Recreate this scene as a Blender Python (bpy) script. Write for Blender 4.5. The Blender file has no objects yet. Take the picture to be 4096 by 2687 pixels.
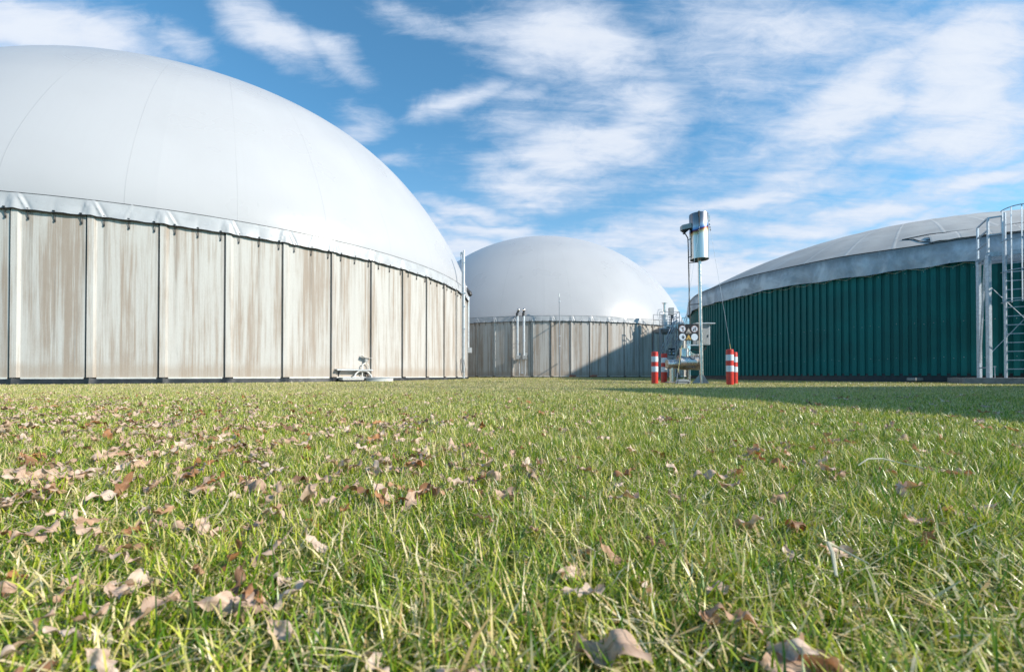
import bpy, math, random
import numpy as np
from mathutils import Vector, Matrix
random.seed(7); rng=np.random.default_rng(11)
S=bpy.context.scene; COL=S.collection
R=math.radians
# ------------------------------------------------------------------ camera
CAMH=.33; F=1768.0; YH=1501.0
PITCH=R(.5)
cam=bpy.data.cameras.new('camera'); camo=bpy.data.objects.new('camera',cam); COL.objects.link(camo)
cam.sensor_width=36; cam.lens=F/4096*36
camo.location=(0,0,CAMH); camo.rotation_euler=(R(90)+PITCH,0,0)
cam.shift_y=((YH-F*math.tan(PITCH))-1343.5)/4096
cam.clip_start=.05; cam.clip_end=3000
cam.dof.use_dof=True; cam.dof.focus_distance=2.8; cam.dof.aperture_fstop=5.6
S.camera=camo
# ------------------------------------------------------------------ sun, sky
SUN_AZ=R(110); SUN_EL=R(30.5)
sd=Vector((math.sin(SUN_AZ)*math.cos(SUN_EL),math.cos(SUN_AZ)*math.cos(SUN_EL),math.sin(SUN_EL)))
sl=bpy.data.lights.new('sun','SUN'); sl.energy=5.0; sl.angle=R(.5); sl.color=(1,.93,.82)
so=bpy.data.objects.new('sun',sl); COL.objects.link(so); so.rotation_euler=sd.to_track_quat('Z','Y').to_euler(); so.location=(30,-20,30)
S.view_settings.view_transform='Standard'; S.view_settings.look='None'; S.view_settings.gamma=1; S.view_settings.exposure=.3
W=bpy.data.worlds.new('World'); S.world=W; W.use_nodes=True
def world():
    nt=W.node_tree; N=nt.nodes; Lk=nt.links; N.clear()
    def new(t,**k):
        n=N.new(t)
        for a,b in k.items(): setattr(n,a,b)
        return n
    def m(op,a,b=None,c=None,clamp=False):
        n=new('ShaderNodeMath',operation=op,use_clamp=clamp)
        for i,x in enumerate((a,b,c)):
            if x is None: continue
            if isinstance(x,(int,float)): n.inputs[i].default_value=x
            else: Lk.new(x,n.inputs[i])
        return n.outputs[0]
    def mr(x,a,b,c,d,t='SMOOTHSTEP'):
        n=new('ShaderNodeMapRange',interpolation_type=t); Lk.new(x,n.inputs[0])
        for i,v in enumerate((a,b,c,d)): n.inputs[i+1].default_value=v
        return n.outputs[0]
    sky=new('ShaderNodeTexSky',sky_type='NISHITA',sun_disc=False,sun_elevation=SUN_EL,sun_rotation=SUN_AZ)
    sky.air_density=1.0; sky.dust_density=.4; sky.ozone_density=2.2
    tc=new('ShaderNodeTexCoord'); sep=new('ShaderNodeSeparateXYZ'); Lk.new(tc.outputs['Generated'],sep.inputs[0])
    x,y,z=sep.outputs
    yy=m('MAXIMUM',y,.05); gx=m('DIVIDE',x,yy); gz=m('DIVIDE',z,yy)
    g=new('ShaderNodeCombineXYZ'); Lk.new(gx,g.inputs[0]); Lk.new(gz,g.inputs[1])
    zz=m('ADD',m('MAXIMUM',z,0),.16)
    p=new('ShaderNodeCombineXYZ'); Lk.new(m('DIVIDE',x,zz),p.inputs[0]); Lk.new(m('DIVIDE',y,zz),p.inputs[1])
    def noise(vec,scale,detail,rough,dist=0,rot=0,sc=(1,1,1),loc=(0,0,0)):
        mp=new('ShaderNodeMapping'); Lk.new(vec,mp.inputs[0]); mp.inputs['Rotation'].default_value=(0,0,rot); mp.inputs['Scale'].default_value=sc; mp.inputs['Location'].default_value=loc
        n=new('ShaderNodeTexNoise'); Lk.new(mp.outputs[0],n.inputs['Vector'])
        n.inputs['Scale'].default_value=scale; n.inputs['Detail'].default_value=detail; n.inputs['Roughness'].default_value=rough; n.inputs['Distortion'].default_value=dist
        return n.outputs[0]
    n1=noise(p.outputs[0],1.25,7,.56,.25,R(20),(1.0,1.25,1))
    n2=noise(p.outputs[0],3.4,6,.6,.2,R(20),(.75,1.5,1),(4,2,0))
    # bank positions: direction (x/y, z/y), size, tilt, strength
    B=[(110,50,260,75,-10,1.1),(260,70,150,60,-25,.9),(640,55,170,60,-35,1.0),(790,110,110,45,-35,.85),(970,20,130,45,-15,.55),
       (1060,250,170,38,10,.85),(830,270,90,55,-20,.75),(1320,100,190,110,0,1.05),(1510,250,130,120,45,.85),(1400,345,240,60,10,.85),
       (1280,425,150,55,0,.8),(1120,490,140,30,0,.7),(1130,545,170,40,0,.8),(1750,70,330,140,0,.62),(1990,230,300,90,30,1.05),(2260,160,230,150,35,1.05),
       (2170,330,260,60,20,.8),(1720,465,300,34,10,.75),(1960,500,420,45,15,.85),(1540,560,260,50,5,.75),(1640,640,300,60,0,1.1),(2250,440,240,45,12,.9),
       (920,385,70,26,0,.5),(1580,400,180,55,20,.45),(1070,610,180,45,0,.9),(2050,600,500,60,10,.9),(1850,400,260,60,25,.7),(2300,300,200,90,30,.9),(2100,80,260,70,25,.6),(1600,180,120,60,20,.5),(1980,560,420,30,14,.7),(1350,560,200,35,0,.6),(1950,200,560,340,20,.50),(1400,230,300,280,0,.42),(1750,570,640,120,5,.50),(430,110,90,50,-35,.5),(1250,240,90,30,10,.6)]
    wx=noise(p.outputs[0],1.6,4,.6,0,0,(1,1,1),(9,0,0)); wy=noise(p.outputs[0],1.6,4,.6,0,0,(1,1,1),(0,9,0))
    g2=new('ShaderNodeCombineXYZ'); Lk.new(m('ADD',gx,m('MULTIPLY',m('SUBTRACT',wx,.5),.34)),g2.inputs[0]); Lk.new(m('ADD',gz,m('MULTIPLY',m('SUBTRACT',wy,.5),.24)),g2.inputs[1])
    acc=None
    for (bx,by,sx,sy,ang,amp) in B:
        k=1.721; cxx=(bx*k-2048)/F; cyy=(YH-by*k)/F
        mp=new('ShaderNodeMapping',vector_type='TEXTURE'); Lk.new(g2.outputs[0],mp.inputs[0])
        mp.inputs['Location'].default_value=(cxx,cyy,0); mp.inputs['Rotation'].default_value=(0,0,R(ang)); mp.inputs['Scale'].default_value=(sx*k/F,sy*k/F,1)
        ln=new('ShaderNodeVectorMath',operation='LENGTH'); Lk.new(mp.outputs[0],ln.inputs[0])
        o=mr(ln.outputs['Value'],0,1.75,amp,0)
        acc=o if acc is None else m('MAXIMUM',acc,o)
    front=mr(y,.1,.3,0,1)
    bank=m('ADD',m('MULTIPLY',acc,front),m('MULTIPLY',m('SUBTRACT',1,front),.12))
    n3=noise(g.outputs[0],2.6,8,.62,.4,R(-28),(1,2.1,1),(3,1,0))
    dens=m('ADD',m('MULTIPLY',m('SUBTRACT',n1,.5),1.0),m('ADD',m('MULTIPLY',m('SUBTRACT',n2,.5),.8),m('MULTIPLY',m('SUBTRACT',n3,.5),.9)))
    n4=noise(p.outputs[0],3.0,7,.66,.5,R(12),(.55,2.6,1),(5,3,0)); n5=noise(g.outputs[0],9,7,.7,.6,R(-30),(1,2.4,1),(1,7,0))
    rip=m('ADD',m('MULTIPLY',m('SUBTRACT',n4,.5),1.15),m('MULTIPLY',m('SUBTRACT',n5,.5),.8))
    val=m('ADD',m('ADD',m('MULTIPLY',dens,.72),rip),m('MULTIPLY',bank,1.06))
    mask=mr(val,.04,1.0,0,1)
    mask=m('MULTIPLY',mask,.93)
    # cloud radiance, a little uneven
    cc=new('ShaderNodeMix',data_type='RGBA'); Lk.new(mr(val,.5,1.3,0,1),cc.inputs['Factor'])
    cc.inputs['A'].default_value=(4.0,4.55,5.5,1); cc.inputs['B'].default_value=(5.0,5.3,5.8,1)
    tint=new('ShaderNodeMix',data_type='RGBA',blend_type='MULTIPLY'); tint.inputs['Factor'].default_value=1
    Lk.new(sky.outputs[0],tint.inputs['A']); tint.inputs['B'].default_value=(.66,1.16,1.24,1)
    pal=new('ShaderNodeMix',data_type='RGBA'); Lk.new(mr(m('MAXIMUM',gz,0),.0,.62,.62,0),pal.inputs['Factor']); Lk.new(tint.outputs['Result'],pal.inputs['A']); pal.inputs['B'].default_value=(2.3,3.6,5.0,1)
    mx=new('ShaderNodeMix',data_type='RGBA'); Lk.new(mask,mx.inputs['Factor']); Lk.new(pal.outputs['Result'],mx.inputs['A']); Lk.new(cc.outputs['Result'],mx.inputs['B'])
    bg=new('ShaderNodeBackground'); Lk.new(mx.outputs['Result'],bg.inputs[0]); bg.inputs[1].default_value=.14
    out=new('ShaderNodeOutputWorld'); Lk.new(bg.outputs[0],out.inputs[0])
world()
# ------------------------------------------------------------------ material helpers
class NT:
    def __init__(s,name):
        s.m=bpy.data.materials.new(name); s.m.use_nodes=True; s.nt=s.m.node_tree; s.N=s.nt.nodes; s.L=s.nt.links
        s.b=s.N['Principled BSDF']; s.out=s.N['Material Output']
    def new(s,t,**k):
        n=s.N.new(t)
        for a,b in k.items(): setattr(n,a,b)
        return n
    def lk(s,a,b): s.L.new(a,b)
    def math(s,op,a,b=None,clamp=False):
        n=s.new('ShaderNodeMath',operation=op,use_clamp=clamp)
        for i,x in enumerate((a,b)):
            if x is None: continue
            if isinstance(x,(int,float)): n.inputs[i].default_value=x
            else: s.lk(x,n.inputs[i])
        return n.outputs[0]
    def coord(s,kind='Object'):
        if kind=='world': return s.new('ShaderNodeNewGeometry').outputs['Position']
        return s.new('ShaderNodeTexCoord').outputs[kind]
    def noise(s,vec,scale,detail=4,rough=.55,sc=(1,1,1),dist=0,loc=(0,0,0)):
        mp=s.new('ShaderNodeMapping'); s.lk(vec,mp.inputs[0]); mp.inputs['Scale'].default_value=sc; mp.inputs['Location'].default_value=loc
        n=s.new('ShaderNodeTexNoise'); s.lk(mp.outputs[0],n.inputs['Vector'])
        n.inputs['Scale'].default_value=scale; n.inputs['Detail'].default_value=detail; n.inputs['Roughness'].default_value=rough; n.inputs['Distortion'].default_value=dist
        return n.outputs[0]
    def mr(s,x,a,b,c=0,d=1,t='SMOOTHSTEP'):
        n=s.new('ShaderNodeMapRange',interpolation_type=t); s.lk(x,n.inputs[0])
        for i,v in enumerate((a,b,c,d)): n.inputs[i+1].default_value=v
        return n.outputs[0]
    def mix(s,f,a,b,mode='MIX'):
        n=s.new('ShaderNodeMix',data_type='RGBA',blend_type=mode)
        for sock,x in (('Factor',f),('A',a),('B',b)):
            if isinstance(x,(int,float)): n.inputs[sock].default_value=x
            elif isinstance(x,tuple): n.inputs[sock].default_value=(*x,1)
            else: s.lk(x,n.inputs[sock])
        return n.outputs['Result']
    def ramp(s,x,stops):
        n=s.new('ShaderNodeValToRGB'); s.lk(x,n.inputs[0]); cr=n.color_ramp
        while len(cr.elements)<len(stops): cr.elements.new(.5)
        for e,(p,c) in zip(cr.elements,stops): e.position=p; e.color=(*c,1)
        return n.outputs[0]
    def bump(s,h,st,dist=.02):
        n=s.new('ShaderNodeBump'); n.inputs['Strength'].default_value=st; n.inputs['Distance'].default_value=dist; s.lk(h,n.inputs['Height']); s.lk(n.outputs[0],s.b.inputs['Normal'])
    def set(s,**k):
        for a,v in k.items():
            i=s.b.inputs[a.replace('_',' ')]
            if isinstance(v,tuple): i.default_value=(*v,1)
            elif isinstance(v,(int,float)): i.default_value=v
            else: s.lk(v,i)
def simple(name,col,rough=.5,metal=0,var=.12,scale=6,bump=.15):
    n=NT(name); c=n.coord('world')
    ns=n.noise(c,scale,5,.6)
    col2=n.mix(n.mr(ns,.3,.7),tuple(x*(1-var) for x in col),tuple(min(1,x*(1+var)) for x in col))
    n.set(Base_Color=col2,Roughness=n.mr(n.noise(c,scale*3,3),.3,.7,max(.03,rough-.08),min(1,rough+.1)),Metallic=metal)
    if bump: n.bump(n.noise(c,scale*9,3),bump,.005)
    return n.m
def concrete(name,tint):
    n=NT(name); uv=n.coord('UV')      # x: panels from first joint, y: metres above ground
    sp=n.new('ShaderNodeSeparateXYZ'); n.lk(uv,sp.inputs[0]); ux,uy,_=sp.outputs
    fine=n.noise(uv,1,5,.65,(52,.55,1)); mid=n.noise(uv,1,4,.6,(13,.16,1),0,(3,1,0)); big=n.noise(uv,1,3,.5,(3.1,.09,1),.3,(7,5,0))
    patch=n.noise(uv,1,6,.62,(4,.8,1),.4,(1,9,0))
    a=n.math('ADD',n.math('MULTIPLY',mid,.62),n.math('MULTIPLY',big,.55)); a=n.math('ADD',a,n.math('MULTIPLY',fine,.32)); a=n.math('ADD',a,n.math('MULTIPLY',patch,.16))
    brown=n.mr(a,.74,.96)
    col=n.mix(brown,tint,(.345,.285,.235))
    # drips under the three tie-downs of every panel
    fr=n.math('FRACT',ux)
    drip=None
    for h,s_,w in ((.25,.028,1),(.585,.03,.8),(.955,.016,.9)):
        d=n.math('ABSOLUTE',n.math('SUBTRACT',fr,h)); d=n.math('ADD',d,n.math('MULTIPLY',n.math('SUBTRACT',patch,.5),.05))
        q=n.mr(d,0,s_*1.7,w,0)
        drip=q if drip is None else n.math('MAXIMUM',drip,q)
    wh=n.new('ShaderNodeTexWhiteNoise',noise_dimensions='1D'); n.lk(n.math('FLOOR',n.math('MULTIPLY',ux,3)),wh.inputs['W'])
    drip=n.math('MULTIPLY',drip,n.mr(wh.outputs[0],.15,.9))
    drip=n.math('MULTIPLY',drip,n.mr(n.math('ADD',uy,n.math('MULTIPLY',patch,3.)),2.6,6.8))
    drip=n.math('MULTIPLY',drip,n.mr(fine,.3,.65,.45,1))
    col=n.mix(n.math('MULTIPLY',drip,.8),col,(.21,.18,.15))
    # splash dirt at the foot
    ft=n.mr(n.math('ADD',uy,n.math('MULTIPLY',patch,-.5)),0,.42,.55,0)
    col=n.mix(ft,col,(.36,.29,.23))
    gr=n.mr(n.noise(uv,1,5,.7,(17,.2,1),.1,(2,6,0)),.60,.72,0,.5); col=n.mix(gr,col,(.25,.235,.215))
    thin=n.mr(n.noise(uv,1,3,.6,(95,.5,1),.2,(5,6,0)),.62,.7,0,.5); col=n.mix(thin,col,(.27,.21,.16))
    wash=n.mr(n.noise(uv,1,5,.7,(30,.25,1),0,(11,0,0)),.58,.72,0,.55)
    col=n.mix(wash,col,(.62,.60,.57))
    grain=n.noise(n.coord('world'),55,4,.7)
    col=n.mix(.5,col,n.mix(n.mr(grain,.3,.7),(.42,.42,.42),(.62,.62,.62)),'OVERLAY')
    n.set(Base_Color=col,Roughness=.85)
    n.b.inputs['Specular IOR Level'].default_value=.2
    n.bump(n.math('ADD',n.math('MULTIPLY',fine,.6),grain),.28,.012)
    return n.m
def membrane(name,col,rough=.36):
    n=NT(name); uv=n.coord('UV'); w=n.coord('world')
    sp=n.new('ShaderNodeSeparateXYZ'); n.lk(uv,sp.inputs[0])
    d=n.math('ABSOLUTE',n.math('SUBTRACT',n.math('FRACT',n.math('ADD',sp.outputs[0],.5)),.5))
    seam=n.mr(d,0,.008,1,0)
    seam=n.math('MULTIPLY',seam,n.mr(n.noise(w,.35,2),.3,.6,.35,1))
    big=n.noise(w,.22,4,.55); st=n.noise(uv,1,4,.6,(28,3,1))
    c=n.mix(n.mr(big,.3,.7),tuple(x*.95 for x in col),col)
    c=n.mix(n.mr(st,.5,.8,0,.12),c,tuple(x*.83 for x in col))
    c=n.mix(n.math('MULTIPLY',seam,.28),c,tuple(x*.45 for x in col))
    n.set(Base_Color=c,Roughness=n.mr(big,.3,.7,rough-.04,rough+.07)); n.b.inputs['Specular IOR Level'].default_value=.36
    n.bump(n.math('ADD',n.math('MULTIPLY',seam,.6),n.math('MULTIPLY',n.noise(w,1.1,2),.5)),.12,.05)
    return n.m
M={}
M['concrete']=concrete('weathered_concrete',(.505,.485,.455))
M['dome']=membrane('dome_membrane',(.465,.455,.465),.30)
M['hem']=simple('hem_tarpaulin',(.44,.44,.45),.34,0,.07,2.2,.1)
M['black_foil']=simple('black_foil',(.018,.02,.023),.5,0,.3,5,.4)
M['seal']=simple('joint_sealant',(.06,.06,.058),.7,0,.2,4)
M['trim']=simple('trim_metal',(.68,.66,.62),.45,.1,.12,3)
M['dark']=simple('black_rubber',(.025,.025,.027),.5)
M['steel']=simple('galvanised_steel',(.50,.55,.61),.42,.35,.16,14)
M['dullsteel']=simple('dull_steel',(.33,.34,.36),.5,.5,.15,9)
M['stainless']=simple('stainless_steel',(.66,.60,.55),.3,1,.08,7,.05)
M['greybox']=simple('grey_plastic',(.36,.365,.36),.5,0,.08,8)
M['red']=simple('red_plastic',(.62,.035,.02),.38,0,.14,9)
M['white']=simple('white_reflective_band',(.72,.76,.80),.4,0,.06,9)
M['pale']=simple('aluminium_sheet',(.60,.62,.64),.4,.5,.1,4)
M['slab']=simple('stained_slab',(.27,.26,.25),.85,0,.25,5)
M['brick']=simple('red_clay',(.38,.17,.12),.8,0,.2,9)
M['rope']=simple('rope',(.55,.5,.36),.8)
M['yellow_rope']=simple('yellow_sleeve',(.66,.55,.22),.6)
M['signblack']=simple('sign_black',(.012,.014,.018),.4,0,.1,8,0)
M['signwhite']=simple('sign_white',(.66,.72,.80),.4,0,.04,8,0)
M['signring']=simple('sign_ring',(.42,.27,.26),.4,0,.04,8,0)
M['signcream']=simple('sign_cream',(.66,.58,.52),.4,0,.04,8,0)
M['signyellow']=simple('sign_yellow',(.75,.47,.13),.4,0,.04,8,0)
M['plaster']=simple('rendered_wall',(.6,.58,.54),.9,0,.1,1)
def green_m():
    n=NT('green_cladding'); w=n.coord('world')
    a=n.noise(w,.6,4,.6); b=n.noise(w,1,4,.65,(6,6,.5))
    c=n.mix(n.mr(a,.3,.7),(.004,.115,.108),(.007,.165,.155))
    c=n.mix(n.mr(b,.5,.75,0,.4),c,(.012,.14,.125))
    sp=n.noise(w,120,2,.5); c=n.mix(n.mr(sp,.55,.75,0,.28),c,(.05,.21,.2))
    n.set(Base_Color=c,Roughness=n.mr(a,.3,.7,.5,.62)); n.b.inputs['Specular IOR Level'].default_value=.3; n.bump(sp,.1,.003); return n.m
M['green']=green_m()
def tarp_grey():
    n=NT('weathered_tarpaulin'); w=n.coord('world'); uv=n.coord('UV')
    a=n.noise(w,1.1,6,.62,(1,1,1),.5); v=n.noise(uv,1,5,.65,(2.6,.7,1),.4); sp=n.new('ShaderNodeSeparateXYZ'); n.lk(uv,sp.inputs[0])
    c=n.mix(n.mr(a,.32,.66),(.38,.41,.46),(.68,.71,.76))
    top=n.mr(n.math('ADD',sp.outputs[1],n.math('MULTIPLY',v,.75)),.85,1.35)   # algae hangs from the edge
    c=n.mix(n.math('MULTIPLY',top,.75),c,(.15,.16,.17))
    c=n.mix(n.mr(v,.56,.74,0,.4),c,(.68,.70,.74))
    n.set(Base_Color=c,Roughness=.6); n.bump(n.noise(w,3,5,.6),.6,.09); return n.m
M['tarp']=tarp_grey()
def roof_m():
    n=NT('roof_membrane'); w=n.coord('world'); uv=n.coord('UV'); sp=n.new('ShaderNodeSeparateXYZ'); n.lk(uv,sp.inputs[0])
    d=n.math('ABSOLUTE',n.math('SUBTRACT',n.math('FRACT',n.math('ADD',sp.outputs[0],.5)),.5))
    seam=n.mr(d,.01,.05,1,0)
    a=n.noise(w,.5,6,.6); b=n.noise(w,2.5,5,.65)
    c=n.mix(n.mr(a,.3,.7),(.40,.37,.345),(.50,.475,.45))
    c=n.mix(n.mr(b,.5,.75,0,.35),c,(.30,.28,.26))
    c=n.mix(n.math('MULTIPLY',seam,n.mr(b,.35,.6,.2,.65)),c,(.62,.59,.56))
    n.set(Base_Color=c,Roughness=.6); n.bump(n.math('ADD',b,seam),.2,.03); return n.m
M['roof']=roof_m()
def flare_m():
    n=NT('heat_tinted_steel'); w=n.coord('Object'); sp=n.new('ShaderNodeSeparateXYZ'); n.lk(w,sp.inputs[0])
    wob=n.noise(w,2.2,3,.5,(1,1,.3)); st=n.noise(w,1,4,.6,(22,22,.25))
    zz=n.math('ADD',n.math('ADD',sp.outputs[2],n.math('MULTIPLY',n.math('SUBTRACT',wob,.5),.34)),n.math('MULTIPLY',sp.outputs[0],-.28))
    t=n.mr(zz,5.4,6.5,0,1,'LINEAR')
    c=n.ramp(t,[(0,(.74,.70,.66)),(.28,(.74,.69,.60)),(.37,(.62,.44,.2)),(.43,(.28,.1,.05)),(.475,(.05,.03,.12)),(.51,(.16,.28,.5)),(.60,(.50,.53,.56)),(.70,(.40,.34,.34)),(.82,(.25,.25,.27)),(1,(.2,.2,.22))])
    c=n.mix(n.mr(st,.3,.7,0,.4),c,n.mix(1.0,c,(.60,.60,.62),'MULTIPLY'))  # dark vertical streaks put reflected bands into the drum colour
    n.set(Base_Color=c,Roughness=n.mr(st,.3,.7,.26,.42),Metallic=1); n.bump(wob,.15,.05); return n.m
M['flare']=flare_m()
def grass_m():
    n=NT('grass_blades'); at=n.new('ShaderNodeAttribute',attribute_name='tone'); t=at.outputs['Fac']
    hg=n.new('ShaderNodeAttribute',attribute_name='along'); h=hg.outputs['Fac']
    c=n.ramp(t,[(0,(.05,.11,.004)),(.2,(.14,.26,.006)),(.42,(.34,.42,.022)),(.58,(.56,.57,.07)),(.70,(.64,.56,.18)),(.80,(.70,.56,.27)),(.92,(.85,.72,.48)),(1,(.60,.38,.15))])
    tip=n.math('MULTIPLY',n.mr(h,.72,1,0,.5),n.mr(t,.15,.45))
    c=n.mix(tip,c,(.50,.44,.24))
    n.set(Base_Color=c,Roughness=.36); n.b.inputs['Specular IOR Level'].default_value=.6
    tr=n.new('ShaderNodeBsdfTranslucent'); n.lk(n.mix(1.0,c,(1.0,1.08,.45),'MULTIPLY'),tr.inputs[0])
    mx=n.new('ShaderNodeMixShader'); mx.inputs[0].default_value=.24; n.lk(n.b.outputs[0],mx.inputs[1]); n.lk(tr.outputs[0],mx.inputs[2]); n.lk(mx.outputs[0],n.out.inputs[0])
    return n.m
M['grass']=grass_m()
def ground_m():
    n=NT('turf_soil'); w=n.coord('world')
    a=n.noise(w,.25,5,.6); b=n.noise(w,9,6,.7); d=n.noise(w,60,4,.7)
    c=n.mix(n.mr(a,.3,.7),(.085,.08,.03),(.14,.12,.055)); c=n.mix(n.mr(b,.35,.7),c,(.022,.022,.008)); c=n.mix(n.mr(d,.5,.7,0,.6),c,(.2,.18,.085))
    n.set(Base_Color=c,Roughness=.95); n.bump(d,.6,.03); return n.m
M['ground']=ground_m()
def leaf_m():
    n=NT('dry_leaf'); o=n.coord('Object'); oi=n.new('ShaderNodeObjectInfo'); at=n.new('ShaderNodeAttribute',attribute_name='tone')
    r=n.math('FRACT',n.math('ADD',oi.outputs['Random'],at.outputs['Fac']))
    c=n.ramp(r,[(0,(.56,.37,.26)),(.3,(.66,.47,.35)),(.62,(.76,.59,.47)),(.78,(.56,.36,.24)),(.88,(.46,.21,.08)),(1,(.24,.14,.09))])
    sp=n.new('ShaderNodeSeparateXYZ'); n.lk(o,sp.inputs[0]); ay=n.math('ABSOLUTE',sp.outputs[1])
    st=n.math('ABSOLUTE',n.math('SUBTRACT',n.math('FRACT',n.math('MULTIPLY',n.math('SUBTRACT',sp.outputs[0],n.math('MULTIPLY',ay,.9)),95)),.5)); vein=n.math('MAXIMUM',n.mr(ay,.0004,.0016,1,0),n.math('MULTIPLY',n.mr(st,0,.1,1,0),.6))
    c=n.mix(n.math('MULTIPLY',vein,.4),c,n.mix(1.0,c,(.5,.42,.36),'MULTIPLY')); blot=n.mr(n.noise(o,30,3,.5),.55,.7,0,.6); c=n.mix(blot,c,n.mix(1.0,c,(.5,.38,.3),'MULTIPLY'))
    v=n.noise(o,45,4,.6); c=n.mix(n.mr(v,.45,.75,0,.5),c,n.mix(1.0,c,(.55,.5,.45),'MULTIPLY'))
    n.set(Base_Color=c,Roughness=.5); n.b.inputs['Specular IOR Level'].default_value=.35
    n.bump(n.noise(o,90,3),.3,.002)
    tr=n.new('ShaderNodeBsdfTranslucent'); n.lk(n.mix(1.0,c,(1.0,.62,.35),'MULTIPLY'),tr.inputs[0])
    mx=n.new('ShaderNodeMixShader'); mx.inputs[0].default_value=.22; n.lk(n.b.outputs[0],mx.inputs[1]); n.lk(tr.outputs[0],mx.inputs[2]); n.lk(mx.outputs[0],n.out.inputs[0])
    return n.m
M['leaf']=leaf_m()
# ------------------------------------------------------------------ mesh helpers
def rootloc(o):
    v=Vector((0,0,0))
    while o is not None: v+=o.location; o=o.parent
    return v
class MB:
    def __init__(s): s.v=[]; s.f=[]; s.uv=[]
    def add(s,vs,fs):
        b=len(s.v); s.v+= [tuple(x) for x in vs]; s.f+=[tuple(i+b for i in f) for f in fs]
    def box(s,c,d,rz=0,bev=0):
        c=Vector(c); M3=Matrix.Rotation(rz,3,'Z'); hx,hy,hz=[q/2 for q in d]
        vs=[c+M3@Vector((x*hx,y*hy,z*hz)) for z in (-1,1) for x,y in ((-1,-1),(1,-1),(1,1),(-1,1))]
        s.add(vs,[(3,2,1,0),(4,5,6,7),(0,1,5,4),(1,2,6,5),(2,3,7,6),(3,0,4,7)]); return s
    def bar(s,p,q,w,h=None):      # rectangular bar from p to q
        p=Vector(p);q=Vector(q);h=h or w;d=(q-p).normalized(); up=Vector((0,0,1)) if abs(d.z)<.95 else Vector((0,1,0))
        a=d.cross(up).normalized(); b=a.cross(d).normalized()
        vs=[o+a*x*w/2+b*y*h/2 for o in (p,q) for x,y in ((-1,-1),(1,-1),(1,1),(-1,1))]
        s.add(vs,[(3,2,1,0),(4,5,6,7),(0,1,5,4),(1,2,6,5),(2,3,7,6),(3,0,4,7)]); return s
    def tube(s,pts,r,n=10,caps=True,closed=False):
        pts=[Vector(p) for p in pts]; k=len(pts); rs=r if isinstance(r,(list,tuple)) else [r]*k
        ref=None; vs=[]
        for i,p in enumerate(pts):
            if closed: d=(pts[(i+1)%k]-pts[i-1]).normalized()
            else: d=(pts[min(i+1,k-1)]-pts[max(i-1,0)]).normalized()
            if ref is None:
                ref=d.cross(Vector((0,0,1))) if abs(d.z)<.9 else d.cross(Vector((1,0,0)))
            a=(ref-d*ref.dot(d)).normalized(); ref=a; b=d.cross(a)
            vs+=[p+(a*math.cos(2*math.pi*j/n)+b*math.sin(2*math.pi*j/n))*rs[i] for j in range(n)]
        fs=[]
        for i in range(k if closed else k-1):
            i2=(i+1)%k
            for j in range(n):
                fs.append((i*n+j,i*n+(j+1)%n,i2*n+(j+1)%n,i2*n+j))
        if caps and not closed: fs+=[tuple(range(n))[::-1],tuple((k-1)*n+j for j in range(n))]
        s.add(vs,fs); return s
    def lathe(s,c,prof,n=32):
        c=Vector(c); vs=[]; fs=[]
        for r,z in prof: vs+=[c+Vector((r*math.cos(2*math.pi*j/n),r*math.sin(2*math.pi*j/n),z)) for j in range(n)]
        for i in range(len(prof)-1):
            for j in range(n): fs.append((i*n+j,i*n+(j+1)%n,(i+1)*n+(j+1)%n,(i+1)*n+j))
        s.add(vs,fs); return s
    def prism(s,pts,o,ax,ay,t):    # 2-d outline in plane (ax,ay) at o, thickness t along the normal
        o=Vector(o);ax=Vector(ax);ay=Vector(ay);nn=ax.cross(ay).normalized(); k=len(pts)
        vs=[o+ax*x+ay*y for x,y in pts]+[o+ax*x+ay*y+nn*t for x,y in pts]
        s.add(vs,[tuple(range(k))[::-1],tuple(range(k,2*k))]+[(i,(i+1)%k,(i+1)%k+k,i+k) for i in range(k)]); return s
    def build(s,name,mat,parent=None,smooth=False,bevel=0):
        off=rootloc(parent) if parent is not None else Vector((0,0,0))
        me=bpy.data.meshes.new(name); me.from_pydata([(x-off.x,y-off.y,z-off.z) for x,y,z in s.v],[],s.f)
        me.materials.append(M[mat] if isinstance(mat,str) else mat)
        if s.uv:
            ul=me.uv_layers.new(name='UVMap'); vi=np.empty(len(me.loops),np.int32); me.loops.foreach_get('vertex_index',vi)
            ul.data.foreach_set('uv',np.array(s.uv,np.float32)[vi].ravel())
        if smooth:
            me.polygons.foreach_set('use_smooth',[True]*len(me.polygons))
            me.set_sharp_from_angle(angle=R(35))
        me.update()
        o=bpy.data.objects.new(name,me); COL.objects.link(o); o.parent=parent
        if bevel:
            b=o.modifiers.new('bevel','BEVEL'); b.width=bevel; b.segments=2; b.limit_method='ANGLE'
        return o
def tag(o,label=None,cat=None,group=None,kind=None):
    for k,v in (('label',label),('category',cat),('group',group),('kind',kind)):
        if v: o[k]=v
    return o
def thing(name,loc,label,cat,group=None):
    o=bpy.data.objects.new(name,None); COL.objects.link(o); o.location=loc; o.empty_display_size=.3
    return tag(o,label,cat,group)
def gz(x,y):     # height of the turf
    d=max(0,y-11); return .0036*min(d,45)
def at(u,v,Z): return Vector(((u-2048)/F*Z,Z,CAMH+(YH-v)/F*Z))
def onwall(c,Rr,u):
    t=(u-2048)/F; A=t*t+1; b=-2*(t*c[0]+c[1]); C=c[0]**2+c[1]**2-Rr*Rr
    Z=(-b-math.sqrt(max(b*b-4*A*C,0)))/2/A; p=Vector((t*Z,Z,0)); n=Vector((p.x-c[0],p.y-c[1],0)).normalized(); return p,n
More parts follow.
